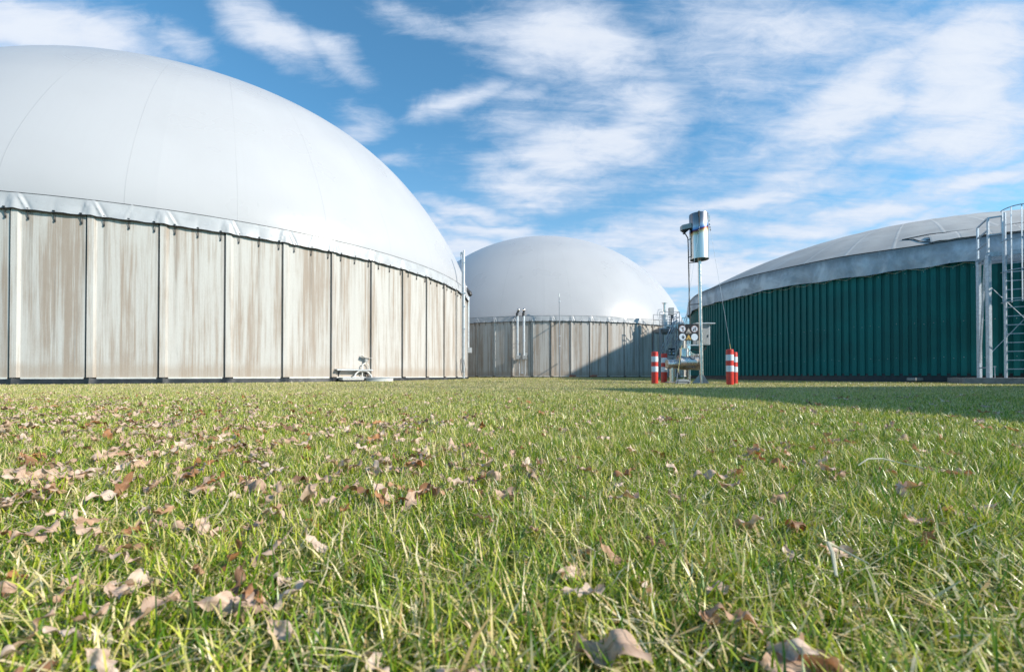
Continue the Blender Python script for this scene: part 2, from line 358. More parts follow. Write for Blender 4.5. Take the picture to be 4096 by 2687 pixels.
# ------------------------------------------------------------------ ground
def ground():
    xs=np.r_[np.linspace(-1200,-80,12),np.linspace(-70,70,71),np.linspace(80,1200,12)]
    ys=np.r_[np.linspace(-600,-20,10),np.linspace(-15,90,85),np.linspace(100,1500,14)]
    vs=[(x,y,gz(x,y)) for y in ys for x in xs]; k=len(xs)
    fs=[(j*k+i,j*k+i+1,(j+1)*k+i+1,(j+1)*k+i) for j in range(len(ys)-1) for i in range(k-1)]
    b=MB(); b.add(vs,fs); o=b.build('ground','ground',smooth=True); tag(o,kind='structure')
ground()
# ------------------------------------------------------------------ concrete tanks with domes
TL=dict(c=(-21.945,32.863),R=18.53,a0=.267,da=.11146); TC=dict(c=(4.467,66.136),R=20.098,a0=-.329,da=.10227)
ZB=.257; ZT=5.976; ZH=6.56
def domeprof(kind,Rr):
    out=[]
    if kind=='L':
        for t in np.linspace(0,1,64)*math.pi/2:
            c=math.cos(t); out.append((Rr*(math.sin(t)+.008*math.sin(2*t)**2), 6.44+7.315*c+14.453*c**3-9.78*c**5))
    else:
        zc=1.497+CAMH; b=18.289; a=20.77
        for r in np.sin(np.linspace(0,1,64)**.8*math.pi/2)*Rr: out.append((r,zc+b*math.sqrt(max(0,1-(r/a)**2))))
    return out
def tank(T,kind,label,seamph):
    cx,cy=T['c']; Rr=T['R']; a0=T['a0']; da=T['da']; root=thing('gas_dome_tank',(cx,cy,0),label,'storage tank','concrete tanks with white gas domes')
    n=int(2*math.pi/da); i0=-n//2+4
    P=lambda a,r,z:(cx+r*math.sin(a),cy-r*math.cos(a),z)
    pitch=Rr*da
    gb=min(gz(0,cy-Rr),.12)
    for i in range(i0,i0+n+1):
        aA=a0+da*i; aB=a0+da*(i+1)
        if i==i0+n: aB=a0+da*i0+2*math.pi
        A=Vector(P(aA,Rr,0)); B=Vector(P(aB,Rr,0)); d=(B-A); ln=d.length; d.normalize(); nn=Vector((d.y,-d.x,0))
        if nn.dot(A-Vector((cx,cy,0)))<0: nn=-nn
        def pt(s,off,z): q=A+d*s+nn*off; return (q.x,q.y,z)
        prof=[(.018,-.03),(.038,-.03),(.042,.065),(.215,.065),(.29,0)]+[(x,0) for x in np.linspace(.5,ln-.02,5)]+[(ln-.019,-.03)]
        m=MB(); zs=[ZB,2,4,6.3]
        for z in zs:
            for s_,o_ in prof: m.v.append(pt(s_,o_,z)); m.uv.append((i+s_/pitch+(.0 if kind=='L' else 37),z-ZB))
        k=len(prof)
        for j in range(3):
            for q in range(k-1): m.f.append((j*k+q,j*k+q+1,(j+1)*k+q+1,(j+1)*k+q))
        m.f.append(tuple(range(k))[::-1])
        p=m.build('wall_panel','concrete',root)
        m=MB(); vs=[pt(s_,o_,z) for z in (ZB-.03,6.2) for s_,o_ in ((-.014,-.03),(.02,-.03),(.02,.012),(-.014,.012))]
        m.add(vs,[(3,2,1,0),(4,5,6,7),(0,1,5,4),(1,2,6,5),(2,3,7,6),(3,0,4,7)]); m.build('joint_seal','seal',p)
        m=MB(); vs=[pt(s_,o_,z) for z in (ZB-.055,ZB+.004) for s_,o_ in ((.31,.002),(ln-.05,.002),(ln-.05,.035),(.31,.035))]
        m.add(vs,[(3,2,1,0),(4,5,6,7),(0,1,5,4),(1,2,6,5),(2,3,7,6),(3,0,4,7)]); m.build('base_trim','trim',p)
        if -5<=i<14 or (kind!='L' and -7<=i<14):
            for hfr in (.235,.58,.94):
                s_=hfr*pitch; m=MB(); w=.009
                for dx in (-.022,.022): m.tube([pt(s_+dx,.10,ZT+.05),pt(s_+dx*.9,.055,ZT-.10),pt(s_+dx*.6,.03,ZT-.25)],w,6)
                q=pt(s_,.035,ZT-.27); m.box(q,(.036,.04,.07),aA)
                q=pt(s_,.105,ZT+.055); m.box(q,(.065,.03,.03),aA)
                m.build('tie_down','dark',root)
    # black foil skirt
    m=MB(); K=int(n*18); rows=5
    for j in range(rows):
        t=j/(rows-1)
        for q in range(K):
            a=q/K*2*math.pi; fr=((a-a0)/da)%1; rib=math.exp(-((fr-.065)/.05)**2)
            wr=.018*math.sin(a*Rr*9+3*math.sin(a*Rr*2.3))+.012*math.sin(a*Rr*23+t*3)
            m.v.append(P(a,Rr+.03+.10*rib+(.05+wr)*t,(ZB-.05+.04*rib)*(1-t)+(gb-.12)*t))
    for j in range(rows-1):
        for q in range(K): m.f.append((j*K+q,j*K+(q+1)%K,(j+1)*K+(q+1)%K,(j+1)*K+q))
    m.build('foil_skirt','black_foil',root,True)
    # tarpaulin hem
    rr=np.random.default_rng(5 if kind=='L' else 9); ja=rr.uniform(.6,1.3,n+3); jb=rr.uniform(-.02,.03,n+3)
    m=MB(); per=44; K=n*per; rows=11; hemb=[]; hemt=[]
    for j in range(rows):
        t=j/(rows-1)
        for q in range(K):
            a=a0+da*i0+ (q/K)*2*math.pi; ff=(a-a0)/da; ii=int(math.floor(ff))-i0; fr=ff%1; A_=ja[ii%(n+1)]; B_=jb[ii%(n+1)]
            rib=math.exp(-((fr-.07)/.065)**2)+math.exp(-((fr-1.07)/.065)**2)
            off=.035+.05*t+.055*rib*min(1,t*2.2)
            dd=fr-(.10+(.135+B_)*t); off+=(.055*math.exp(-(dd/.017)**2)-.035*math.exp(-((dd-.038)/.02)**2))*A_*min(1,3*t+.1)*(1-.35*t)
            d2=(fr if fr<.5 else fr-1)-(.03-.075*t); off+=.028*A_*math.exp(-(d2/.012)**2)*min(1,3*t)
            for hf in (.235,.58,.94): off-=.014*math.exp(-((fr-hf)/.03)**2)*t
            if ii%3==1: 
                d3=fr-(.52+.1*(1-t)); off+=.03*math.exp(-(d3/.012)**2)*(1-t*.3)
            off+=.008*math.sin(fr*17+ii*2.1+t*2)*t*A_+.012*math.sin(fr*6.3+ii)*math.sin(t*3.1)
            zb=ZT+.02*rib+.012*math.cos(fr*2*math.pi*3)+.004*math.sin(ii*3)
            z=ZH+(zb-ZH)*t; v=P(a,Rr+off,z); m.v.append(v)
            if j==rows-1: hemb.append(P(a,Rr+off+.004,z-.004))
            if j==0: hemt.append(P(a,Rr+off+.006,z))
    for j in range(rows-1):
        for q in range(K): m.f.append((j*K+q,j*K+(q+1)%K,(j+1)*K+(q+1)%K,(j+1)*K+q))
    hem=m.build('hem_tarpaulin','hem',root,True)
    hem.data.set_sharp_from_angle(angle=R(80))
    MB().tube(hemb[::4],.017,6,closed=True).build('hem_rope','dark',root,True)
    MB().tube(hemt[::6],.009,5,closed=True).build('seam_cord','dark',root,True)
    # dome
    pr=domeprof(kind,Rr); K=192; m=MB()
    for (r,z) in pr:
        for q in range(K+1):
            a=q/K*2*math.pi+seamph+.05; m.v.append(P(a,max(r,.001),z)); m.uv.append(((a-seamph)/(2*math.pi/33),r/Rr*3))
    for j in range(len(pr)-1):
        for q in range(K): m.f.append((j*(K+1)+q,(j+1)*(K+1)+q,(j+1)*(K+1)+q+1,j*(K+1)+q+1))
    m.build('dome','dome',root,True)
    return root
tank(TL,'L','large concrete tank with big white dome filling the left side','storage tank' and .435)
tank(TC,'C','farther concrete tank with white dome behind the pair of metal pipes',-.10)
# ------------------------------------------------------------------ green tank
TG=dict(c=(26.74,29.41),R=13.776); GZ0=.315; GZ1=4.61+CAMH; GZ2=5.61+CAMH
def green_tank():
    cx,cy=TG['c']; Rr=TG['R']; root=thing('green_clad_tank',(cx,cy,0),'round tank clad in dark green ribbed sheet under a low grey tarpaulin roof','storage tank')
    P=lambda a,r,z:(cx+r*math.sin(a),cy-r*math.cos(a),z)
    n=288; m=MB(); pr=[]
    for i in range(n):
        for fr,o in ((0,0),(.58,0),(.60,-.085),(.97,-.085)): pr.append(((i+fr)/n*2*math.pi,o))
    pr=[p for p in pr]; K=len(pr)
    for z in (GZ0,GZ1+.3):
        for a,o in pr: m.v.append(P(a,Rr+o,z))
    for q in range(K): m.f.append((q,(q+1)%K,K+(q+1)%K,K+q))
    # bottom lip gives the sheets thickness
    for a,o in pr: m.v.append(P(a,Rr+o-.05,GZ0))
    for q in range(K): m.f.append((2*K+q,2*K+(q+1)%K,(q+1)%K,q))
    m.build('cladding','green',root)
    m=MB()
    for i in range(n):
        a=(i+.29)/n*2*math.pi
        if math.cos(a)<-.2: continue
        for z in (GZ0+.75,GZ0+2.25,GZ1-.12):
            zz=z+.02*((i*37)%5-2)
            if (i*53+int(z*10))%7<2: continue
            p=Vector(P(a,Rr+.004,zz)); t=Vector((math.cos(a),math.sin(a),0)); nn=Vector((math.sin(a),-math.cos(a),0)); u_=Vector((0,0,1))
            q=[p+t*x*.011+u_*y*.011 for x,y in ((-1,-1),(1,-1),(1,1),(-1,1))]; m.add(q+[p+nn*.012],[(0,1,4),(1,2,4),(2,3,4),(3,0,4)])
    sc=m.build('cladding_screw','trim',root); sc['kind']='stuff'
    m=MB(); K=300
    for r,z in ((Rr-.06,GZ0+.1),(Rr-.05,GZ0-.02),(Rr+.02,-.08)):
        for q in range(K): 
            a=q/K*2*math.pi; m.v.append(P(a,r+.02*math.sin(q*1.7)*(z<0),z))
    for j in range(2):
        for q in range(K): m.f.append((j*K+q,j*K+(q+1)%K,(j+1)*K+(q+1)%K,(j+1)*K+q))
    m.build('foil_skirt','black_foil',root,True)
    # tarpaulin band
    m=MB(); K=1400; rows=14; rr=np.random.default_rng(3); ph=rr.uniform(0,6,12); lace=[]; edge=[]
    for j in range(rows):
        t=j/(rows-1)
        for q in range(K):
            a=q/K*2*math.pi; s_=a*Rr
            w=.035*math.sin(s_*1.7+ph[0])+.03*math.sin(s_*2.9+ph[1]+t*1.2)+.016*math.sin(s_*6.1+ph[2]+t*2*math.sin(s_))+.010*math.sin(s_*13+ph[3]+3*t)
            off=.12+.10*math.sin(min(1,t*1.4)*math.pi*.5)+w*(.3+t*.9)*1.0-.05*t*t
            zb=GZ1+.035*math.sin(s_*.9+ph[4])+.02*math.sin(s_*3.3+ph[5]); zt=GZ2+.015*math.sin(s_*1.3)+.02*math.sin(s_*.37+1)
            z=zt+(zb-zt)*t; m.v.append(P(a,Rr+off,z)); m.uv.append((s_,1-t))
            if j==0: edge.append(P(a,Rr+off+.012,z+.005))
    for j in range(rows-1):
        for q in range(K): m.f.append((j*K+q,j*K+(q+1)%K,(j+1)*K+(q+1)%K,(j+1)*K+q))
    b=m.build('roof_edge_band','tarp',root,True)
    MB().tube(edge[::5],.018,6,closed=True).build('edge_strap','dark',b,True)
    pts=[]; i=0; a=0
    while a<2*math.pi:
        pts.append(P(a,Rr+.14,GZ1+(.0 if i%2 else -.13)+.02*math.sin(a*7))); a+=(.036 if i%2 else .028); i+=1
    MB().tube(pts,.007,5,closed=True).build('lacing_rope','rope',b)
    # low roof
    zc=-24.36+CAMH; bb=33.696; aa=30.144; m=MB(); K=240; rings=34
    for j in range(rings):
        r=(Rr+.11)*math.sin(j/(rings-1)*math.pi/2) if j else .001
        for q in range(K+1):
            a=q/K*2*math.pi; m.v.append(P(a,r,zc+bb*math.sqrt(1-(r/aa)**2)+.012*math.sin(a*48)*(r/Rr))); m.uv.append((a/(2*math.pi)*48,r/Rr))
    for j in range(rings-1):
        for q in range(K): m.f.append((j*(K+1)+q,(j+1)*(K+1)+q,(j+1)*(K+1)+q+1,j*(K+1)+q+1))
    rf=m.build('roof_membrane','roof',root,True)
    def rp(u,r):   # point on the roof at bearing u (radians) and radius r
        return Vector(P(u,r,zc+bb*math.sqrt(1-(r/aa)**2)+.03))
    # folded spare membrane and straps near the ladder
    aL=math.atan2(17.2-cx,cy-16.5)
    m=MB()
    pats=[[(-.055,13.75),(-.085,13.3),(-.10,12.9),(-.13,12.7)],[(-.13,12.7),(-.06,12.5),(.08,12.7),(.2,12.5)],[(-.07,13.3),(.04,13.25),(.15,13.3)]]
    for pth in pats: m.tube([rp(aL+da_,r) for da_,r in pth],.02,6)
    m.build('roof_strap','dark',rf,True)
    m=MB(); rr=np.random.default_rng(8); nx,ny=16,8
    for j in range(ny):
        for i in range(nx):
            da_=-.06+.30*i/(nx-1); r=12.75+.95*j/(ny-1); p=rp(aL+da_,r); p.z+=.02+.09*abs(math.sin(i*1.3+j*.9+rr.uniform(0,.6)))*(.3+.7*math.sin(j/(ny-1)*3.1)); m.v.append(tuple(p)); m.uv.append((i*.3,.3))
    for j in range(ny-1):
        for i in range(nx-1): m.f.append((j*nx+i,j*nx+i+1,(j+1)*nx+i+1,(j+1)*nx+i))
    m.build('creased_patch','roof',rf,True)
    return root
green_tank()
# ------------------------------------------------------------------ ladder with platform
def ladder():
    cx,cy=TG['c']; p0=Vector((17.6,16.3,0)); rad=Vector((cx,cy,0))-p0; rad.z=0; rad.normalize(); tan=Vector((rad.y,-rad.x,0))
    G=gz(0,16); root=thing('caged_access_ladder',(p0.x,p0.y,G),'galvanised caged ladder and landing beside the green tank at right edge','ladder')
    Q=lambda r,t,z:p0+rad*r+tan*t+Vector((0,0,z))
    zb=.24; zd=4.78
    for r,t,w in ((0,0,.12),(1.22,0,.11),(0,1.9,.12),(1.22,1.9,.11)): MB().bar(Q(r,t,zb),Q(r,t,zd),w,w).build('post','steel',root,bevel=.008)
    m=MB()
    for a,b in (((0,0),(1.5,0)),((0,1.9),(1.5,1.9)),((0,0),(0,1.9)),((1.5,0),(1.5,1.9))): m.bar(Q(a[0],a[1],zd),Q(b[0],b[1],zd),.06,.17)
    m.build('deck_frame','steel',root)
    m=MB()
    for k in range(19): m.bar(Q(.06,.06+k*.099,zd+.03),Q(1.45,.06+k*.099,zd+.03),.03,.03)
    for k in range(4): m.bar(Q(.1+k*.42,.04,zd+.05),Q(.1+k*.42,1.86,zd+.05),.02,.02)
    m.build('deck_grating','steel',root)
    for r,t in ((0,0),(1.3,0),(0,1.9),(1.3,1.9)): MB().bar(Q(r,t,zd+.08),Q(r,t,zd+1.36),.055,.055).build('rail_post','steel',root)
    for z in (1.36,.92,.48):
        MB().bar(Q(0,0,zd+z),Q(1.3,0,zd+z),.045,.05).build('handrail','steel',root)
    MB().bar(Q(0,0,zd+1.36),Q(0,.36,zd+1.36),.045,.05).bar(Q(0,.36,zd+1.38),Q(0,.36,zd+.72),.05,.045).bar(Q(0,0,zd+.72),Q(0,.36,zd+.72),.045,.045).build('handrail','steel',root)
    MB().bar(Q(0,1.0,zd+1.36),Q(0,1.9,zd+1.36),.045,.05).bar(Q(0,1.9,zd+1.36),Q(1.3,1.9,zd+1.36),.045,.05).build('handrail','steel',root)
    for t in (0,1.9): MB().bar(Q(.06,t,zd-.35),Q(.95,t,zd-.03),.05,.05).bar(Q(1.22,t,.6),Q(.35,t,zd-.1),.06,.045).build('brace','steel',root)
    MB().tube([Q(.02,.05,3.6),Q(.02,1.85,1.0)],.012,6).tube([Q(.02,.05,1.15),Q(.02,1.85,3.7)],.012,6).build('tie_rod','steel',root)
    MB().bar(Q(0,0,.62),Q(1.22,0,.62),.05,.05).build('brace','steel',root)
    # ladder
    for t in (.40,.92): MB().bar(Q(-.10,t,zb),Q(-.10,t,zd+1.45),.045,.075).build('stile','steel',root)
    k=0; z=zb+.32
    while z<zd+.1: MB().bar(Q(-.10,.42,z),Q(-.10,.90,z),.03,.03).build('rung','steel',root); z+=.318
    C=lambda th,z:Q(-.10-.02-.62*math.sin(th),.66+.36*math.cos(th),z)
    for z in (2.95,4.05,5.15,6.42 if False else 6.28):
        MB().tube([C(th,z) for th in np.linspace(0,math.pi,15)],.018,6).build('cage_hoop','steel',root,True)
    for th in np.linspace(.25,math.pi-.25,5): MB().bar(C(th,2.9),C(th,6.28),.04,.012).build('cage_bar','steel',root)
    s=MB().box(Q(.6,1.0,.06+zb/2-.06),(3.6,2.6,zb),math.atan2(tan.y,tan.x)).build('concrete_plinth','slab'); tag(s,'low dark concrete plinth under the caged ladder at the right edge','plinth'); s.data.name='plinth'
    p,n=onwall(TG['c'],TG['R']+.75,3660)
    s=MB().box((p.x,p.y,.17),(.75,.3,.12),.5).build('stone_block','slab',bevel=.02); tag(s,'small dark block lying on the grass at the foot of the green wall','block')
    p=Q(.6,.28,0); m=MB().tube([(p.x,p.y,zb),(p.x,p.y,zb+.42)],.012,6).box((p.x,p.y,zb+.42),(.07,.03,.03)); tag(m.build('marker_stake','steel'),'short metal stake with a crosspiece standing on the plinth behind the ladder','stake')
ladder()
# ------------------------------------------------------------------ flare
FX,FY=7.30,17.0; FG=gz(0,17)
def chain(a,b,n,r=.016):
    m=MB(); a=Vector(a); b=Vector(b); d=(b-a)/n
    for i in range(n):
        p=a+d*i; q=p+d*1.05; side=Vector((1,0,0)) if i%2 else Vector((0,1,0)); mid=(p+q)/2
        m.tube([p,mid+side*r*1.1,q,mid-side*r*1.1],r*.38,5,closed=True)
    return m
def flare():
    root=thing('gas_flare',(FX,FY,0),'tall steel gas flare with heat tinted drum on a slim pole','flare')
    o=Vector((FX,FY,0)); D=lambda x,y,z:(FX+x,FY+y,z)
    MB().lathe(o,[(.07,FG),(.07,1.9),(.064,1.95),(.064,4.8),(.0,4.8)],20).build('pole','stainless',root,True)
    m=MB()
    m.lathe(o,[(.335,4.78),(.345,4.79),(.345,6.5),(.34,6.53),(.325,6.5),(.325,4.82)],48); dr=m.build('drum','flare',root,True)
    MB().lathe(o,[(.06,4.80),(.33,4.80),(.33,4.83),(.001,4.83)],40).build('drum_floor','stainless',dr,True)
    m=MB().box(D(-.13,-.34,6.44),(.05,.06,.2)).tube([D(-.13,-.38,6.34),D(-.14,-.39,5.95)],.011,6).box(D(-.14,-.385,6.2),(.03,.03,.2)); m.build('bracket','dark',dr)
    m=MB().box(D(.385,0,6.38),(.075,.07,.24)); m.build('bracket','stainless',dr)
    for x,z in ((-.19,6.0-.25),(-.19,5.05),(.33,5.1),(.33,5.9)): MB().lathe((FX+x,FY-.29 if x<0 else FY-.1,z),[(0,-.012),(.012,0),(0,.012)],8).build('bolt','dark',dr)
    for k in range(3):
        a=R(100+120*k+70); m=MB(); ax=Vector((math.cos(a),math.sin(a),0)); m.prism([(.05,0),(.40,0),(.36,.03),(.07,.36),(.05,.36)],o+Vector((0,0,FG-.01)),ax,Vector((0,0,1)),.012); m.build('base_gusset','greybox',root)
    MB().lathe(o+Vector((0,0,FG-.02)),[(.2,0),(.2,.03),(.0,.03)],20).build('base_plate','steel',root)
    # pilot line and igniter box
    m=MB().tube([D(-.36,-.02,1.9),D(-.42,-.02,2.2),D(-.43,-.02,5.4),D(-.44,-.02,5.62),D(-.53,-.02,5.78)],.022,8); m.build('pilot_pipe','dark',root,True)
    m=MB()
    for z,x0 in ((5.55,-.35),(4.87,-.35),(4.66,-.06),(3.05,-.06)): m.tube([D(-.43,-.02,z),D(x0,-.02,z+.03)],.016,6)
    m.build('pipe_bracket','dark',root)
    MB().tube([D(-.34,-.06,5.98),D(-.345,-.08,5.6),D(-.345,-.08,4.9)],.012,6).build('ignition_cable','dark',root)
    x0=-.68; m=MB(); m.v=[D(x0,-.12,5.92),D(-.33,-.14,5.98),D(-.33,.12,5.98),D(x0,.12,5.92),D(x0,-.12,6.1),D(-.33,-.14,6.17),D(-.33,.12,6.17),D(x0,.12,6.1)]; m.f=[(3,2,1,0),(4,5,6,7),(0,1,5,4),(1,2,6,5),(2,3,7,6),(3,0,4,7)]
    b=m.build('igniter_box','greybox',root,bevel=.006)
    m=MB(); m.v=[D(x0+.02,-.11,5.92),D(-.36,-.12,5.96),D(-.36,.1,5.96),D(x0+.02,.1,5.92),D(-.57,-.03,5.78)]; m.f=[(0,1,4),(1,2,4),(2,3,4),(3,0,4)]; m.build('igniter_funnel','dark',b)
    MB().tube([D(-.63,-.02,5.80),D(-.58,-.02,5.77),D(-.53,-.02,5.80)],.018,6).build('igniter_clamp','dark',b)
    # guy wires with chain ends
    tops=[(D(.40,0,6.24)),D(-.14,-.38,5.95),D(-.1,.34,6.3)]
    ends=[at(2945,1534,16.9),at(2704,1531,15.9),at(2735,1516,19.6)]
    for i,(t,e) in enumerate(zip(tops,ends)):
        t=Vector(t); e=Vector(e); e.z=gz(0,e.y); d=(e-t); k1=.10
        w=MB().tube([t,t+d*.93],.0055,5).build('guy_wire','steel',root)
        tag(w)
        MB().tube([t+d*.76,t+d*.925],.011,6).build('wire_sleeve','yellow_rope',w)
        chain(t+d*.925,e,9).build('chain','steel',w)
        m=MB()
        for q in (.012,.03,.045): m.tube([t+d*q,t+d*(q+.008)],.02,6)
        m.build('shackle','dark',w)
    root.rotation_euler=(0,R(-.9),0)
flare()
# ------------------------------------------------------------------ bollards
def bollard(u,vb,Z,h,label,proto=None):
    p=at(u,1501,Z); p.z=gz(0,Z)
    if proto is None:
        root=thing('bollard',p,label,'bollard','red and white bollards around the flare'); r=.12; c=Vector(p); H=h
        def cyl(z0,z1,rr,top=False,nm='post',mt='red'):
            pr=[(rr,z0*H),(rr,z1*H-.03),(rr-.004,z1*H-.015),(rr-.02,z1*H-.003),(.001,z1*H)] if top else [(rr,z0*H),(rr,z1*H)]
            return MB().lathe(c,pr,32).build(nm,mt,root,True)
        post=cyl(-.05,1.0,r,True)
        for z0,z1 in ((.37,.54),(.68,.85)):
            MB().lathe(c,[(r,z0*H),(r+.004,z0*H),(r+.004,z1*H),(r,z1*H)],32).build('reflective_band','white',root,True)
        return root
    root=proto.copy(); COL.objects.link(root); root.location=p
    for ch in proto.children:
        q=ch.copy(); COL.objects.link(q); q.parent=root
    root['label']=label; root.scale=(1,1,h/1.2); root.rotation_euler=(random.uniform(-.012,.012),random.uniform(-.012,.012),random.uniform(0,6)); return root
b0=bollard(2619,1530,16.6,1.2,'taller red and white bollard, leftmost, left of the steel valve unit')
bollard(2656,1528,18.0,1.2,'red and white bollard directly left of the steel valve unit',b0)
bollard(2920,1536,15.0,1.2,'front red and white bollard under the guy wire right of the flare pole',b0)
bollard(2937,1534,16.4,1.17,'red and white bollard mostly hidden behind the front one right of the flare',b0)
# ------------------------------------------------------------------ signs
def disc(o,ax,ay,cx,cy,r,n=28): return [(cx+r*math.cos(2*math.pi*i/n),cy+r*math.sin(2*math.pi*i/n)) for i in range(n)]
def signboard(c,w,h,rz,label,full=True):
    root=thing('warning_sign_board',c,label,'sign'); c=Vector(c)
    ax=Vector((math.cos(rz),math.sin(rz),0)); ay=Vector((0,0,1)); n=ax.cross(ay)   # n faces the camera (-y)
    bd=MB().prism([(-w/2,-h/2),(w/2,-h/2),(w/2,h/2),(-w/2,h/2)],c,ax,ay,.018).build('board','signblack',root)
    L=.018
    def pl(pts,lv,mat,nm,th=.0025,par=None):
        o=c+n*(L+.003*lv); return MB().prism(pts,o,ax,ay,th).build(nm,mat,par or root)
    s=w/.81
    def tri(cx,cy,r): return [(cx-r*.9,cy-r*.62),(cx+r*.9,cy-r*.62),(cx,cy+r*.95)]
    lx,rx=-.245*s,.235*s; ty,by=.125*s if full else .14*s,-.185*s if full else -.20*s
    r=.133*s
    a=pl(disc(0,0,0,lx,ty,r),0,'signring','prohibition_sign'); pl(disc(0,0,0,lx,ty,r*.85),1,'signwhite','sign_face',par=a)
    pl([(lx+.00*s,ty-.09*s),(lx+.035*s,ty-.085*s),(lx+.045*s,ty-.02*s),(lx+.03*s,ty+.01*s),(lx+.06*s,ty+.05*s),(lx-.02*s,ty+.065*s),(lx+.0*s,ty+.02*s),(lx+.01*s,ty-.02*s)],2,'signblack','pictogram',par=a)
    k=.707*r*.86
    pl([(lx-k,ty+k*.85),(lx-k*.85,ty+k),(lx+k,ty-k*.85),(lx+k*.85,ty-k)],3,'signring','slash',par=a)
    a=pl(disc(0,0,0,rx,ty,r),0,'signring','prohibition_sign'); pl(disc(0,0,0,rx,ty,r*.85),1,'signwhite','sign_face',par=a)
    pl([(rx-.06*s,ty-.075*s),(rx-.02*s,ty-.075*s),(rx-.012*s,ty-.01*s),(rx-.068*s,ty-.01*s)],2,'signblack','pictogram',par=a)
    for dx in (.01,.045):
        pl([(rx+dx*s,ty-.08*s),(rx+(dx+.014)*s,ty-.08*s),(rx+(dx+.018)*s,ty+.075*s),(rx+(dx-.006)*s,ty+.075*s)],2,'signblack','pictogram',par=a)
    pl([(rx-k,ty+k*.88),(rx-k*.88,ty+k),(rx+k,ty-k*.88),(rx+k*.88,ty-k)],3,'signring','slash',par=a)
    a=pl(disc(0,0,0,lx,by,r),0,'signwhite','prohibition_sign'); pl(disc(0,0,0,lx,by,r*.9),1,'signwhite','sign_face',par=a)
    hx,hy=lx+.03*s,by-.01*s; q=.0048*s
    hand=[(-6,-13),(5,-13),(8,-6),(14,3),(11,5),(6,0),(7,13),(4,13.5),(3,3),(2.5,16),(-.5,16.5),(-1,3),(-3,14.5),(-6,14),(-4.5,2),(-8,10),(-10.5,9),(-9,-2)]
    pl([(hx-x*q,hy+y*q) for x,y in hand][::-1],2,'signblack','hand_pictogram',par=a)
    a=pl(disc(0,0,0,rx,by,r),0,'signwhite','blank_sign')
    tx=0
    for cy_,mat in ((.005*s,'signcream'),(-.235*s,'signyellow')):
        cy2=cy_+.03*s
        a=pl(tri(tx,cy2,.13*s),0,mat,'warning_triangle'); a2=pl(tri(tx,cy2-.003*s,.106*s),1,'signblack','triangle_border',par=a); pl(tri(tx,cy2-.005*s,.088*s),2,mat,'triangle_face',par=a)
        if mat=='signcream':
            cu=bpy.data.curves.new('ex_lettering','FONT'); cu.body='EX'; cu.size=.072*s; cu.align_x='CENTER'; cu.extrude=.001; cu.offset=.0012
            to=bpy.data.objects.new('tmp',cu); COL.objects.link(to); dg=bpy.context.evaluated_depsgraph_get(); me=bpy.data.meshes.new_from_object(to.evaluated_get(dg)); bpy.data.objects.remove(to)
            me.materials.clear(); me.materials.append(M['signblack'])
            Mx=Matrix((( ax.x,ay.x,n.x,0),(ax.y,ay.y,n.y,0),(ax.z,ay.z,n.z,0),(0,0,0,1)))
            lo=ax*tx+ay*(cy2-.055*s)+n*(L+.0115); me.transform(Matrix.Translation(lo)@Mx)
            t=bpy.data.objects.new('lettering',me); COL.objects.link(t); t.parent=a
        else:
            pl([(tx-.035*s,cy2-.05*s),(tx+.035*s,cy2-.05*s),(tx+.02*s,cy2-.03*s),(tx+.038*s,cy2-.005*s),(tx,cy2-.022*s),(tx-.038*s,cy2-.005*s),(tx-.02*s,cy2-.03*s)],3,'signblack','pictogram',par=a)
    for x,y in ((-w*.45,h*.45),(w*.45,h*.45),(-w*.45,-h*.45),(w*.45,-h*.45)): pl(disc(0,0,0,x,y,.006,8),0,'steel','bolt')
    MB().prism([(-w*.3,h*.1),(-w*.24,h*.1),(-w*.24,h*.45),(-w*.3,h*.45)],c,ax,ay,-.05).build('bracket','steel',root)
    return root
c=at(2754,1328.5,16.75); signboard(c,.80,.63,R(4),'large black board with four round signs and EX triangle fixed left of the flare pole')
c=at(2686.5,1406.5,31.5); signboard(c,.45,.50,R(0),'small black sign board on the stair behind the valve unit',False)
# post and arm carrying the big board
a=at(2754,1328,16.85)
m=MB().bar(at(2748,1300,16.84),at(2748,1420,16.84)+Vector((0,.0,0)),.03).bar(at(2757,1380,16.84),at(2795,1380,16.84),.04).bar(at(2757,1362,16.84),at(2757,1383,16.84),.045)
tag(m.build('sign_post','steel'),'thin steel bracket frame carrying the large black sign board','bracket')
# ------------------------------------------------------------------ control cabinet behind the pole
def cabinet():
    c=at(2806,1340,17.5); root=thing('control_cabinet',(c.x,c.y,c.z-.42),'grey control cabinet with rain hood mounted behind the flare pole','cabinet')
    MB().box(c,(.56,.3,.80)).build('housing','pale',root,bevel=.01)
    MB().box(c+Vector((0,-.153,0)),(.50,.012,.74)).build('door','greybox',root,bevel=.004)
    MB().box(c+Vector((.06,-.03,.44)),(.74,.46,.045)).build('rain_hood','pale',root,bevel=.006)
    MB().box(c+Vector((.19,-.165,-.05)),(.02,.02,.10)).build('handle','dark',root)
    MB().bar(c+Vector((0,.12,-.4)),(c.x,c.y+.12,FG),.06).build('stand','steel',root)
    MB().tube([c+Vector((.12,-.02,-.4)),c+Vector((.16,-.02,-.55)),c+Vector((.05,-.05,-.62)),c+Vector((-.1,-.1,-.66))],.015,6).tube([c+Vector((.17,-.02,-.4)),c+Vector((.18,-.02,-.5)),c+Vector((.08,-.05,-.56)),c+Vector((-.1,-.1,-.6))],.012,6).build('cable','dark',root,True)
cabinet()
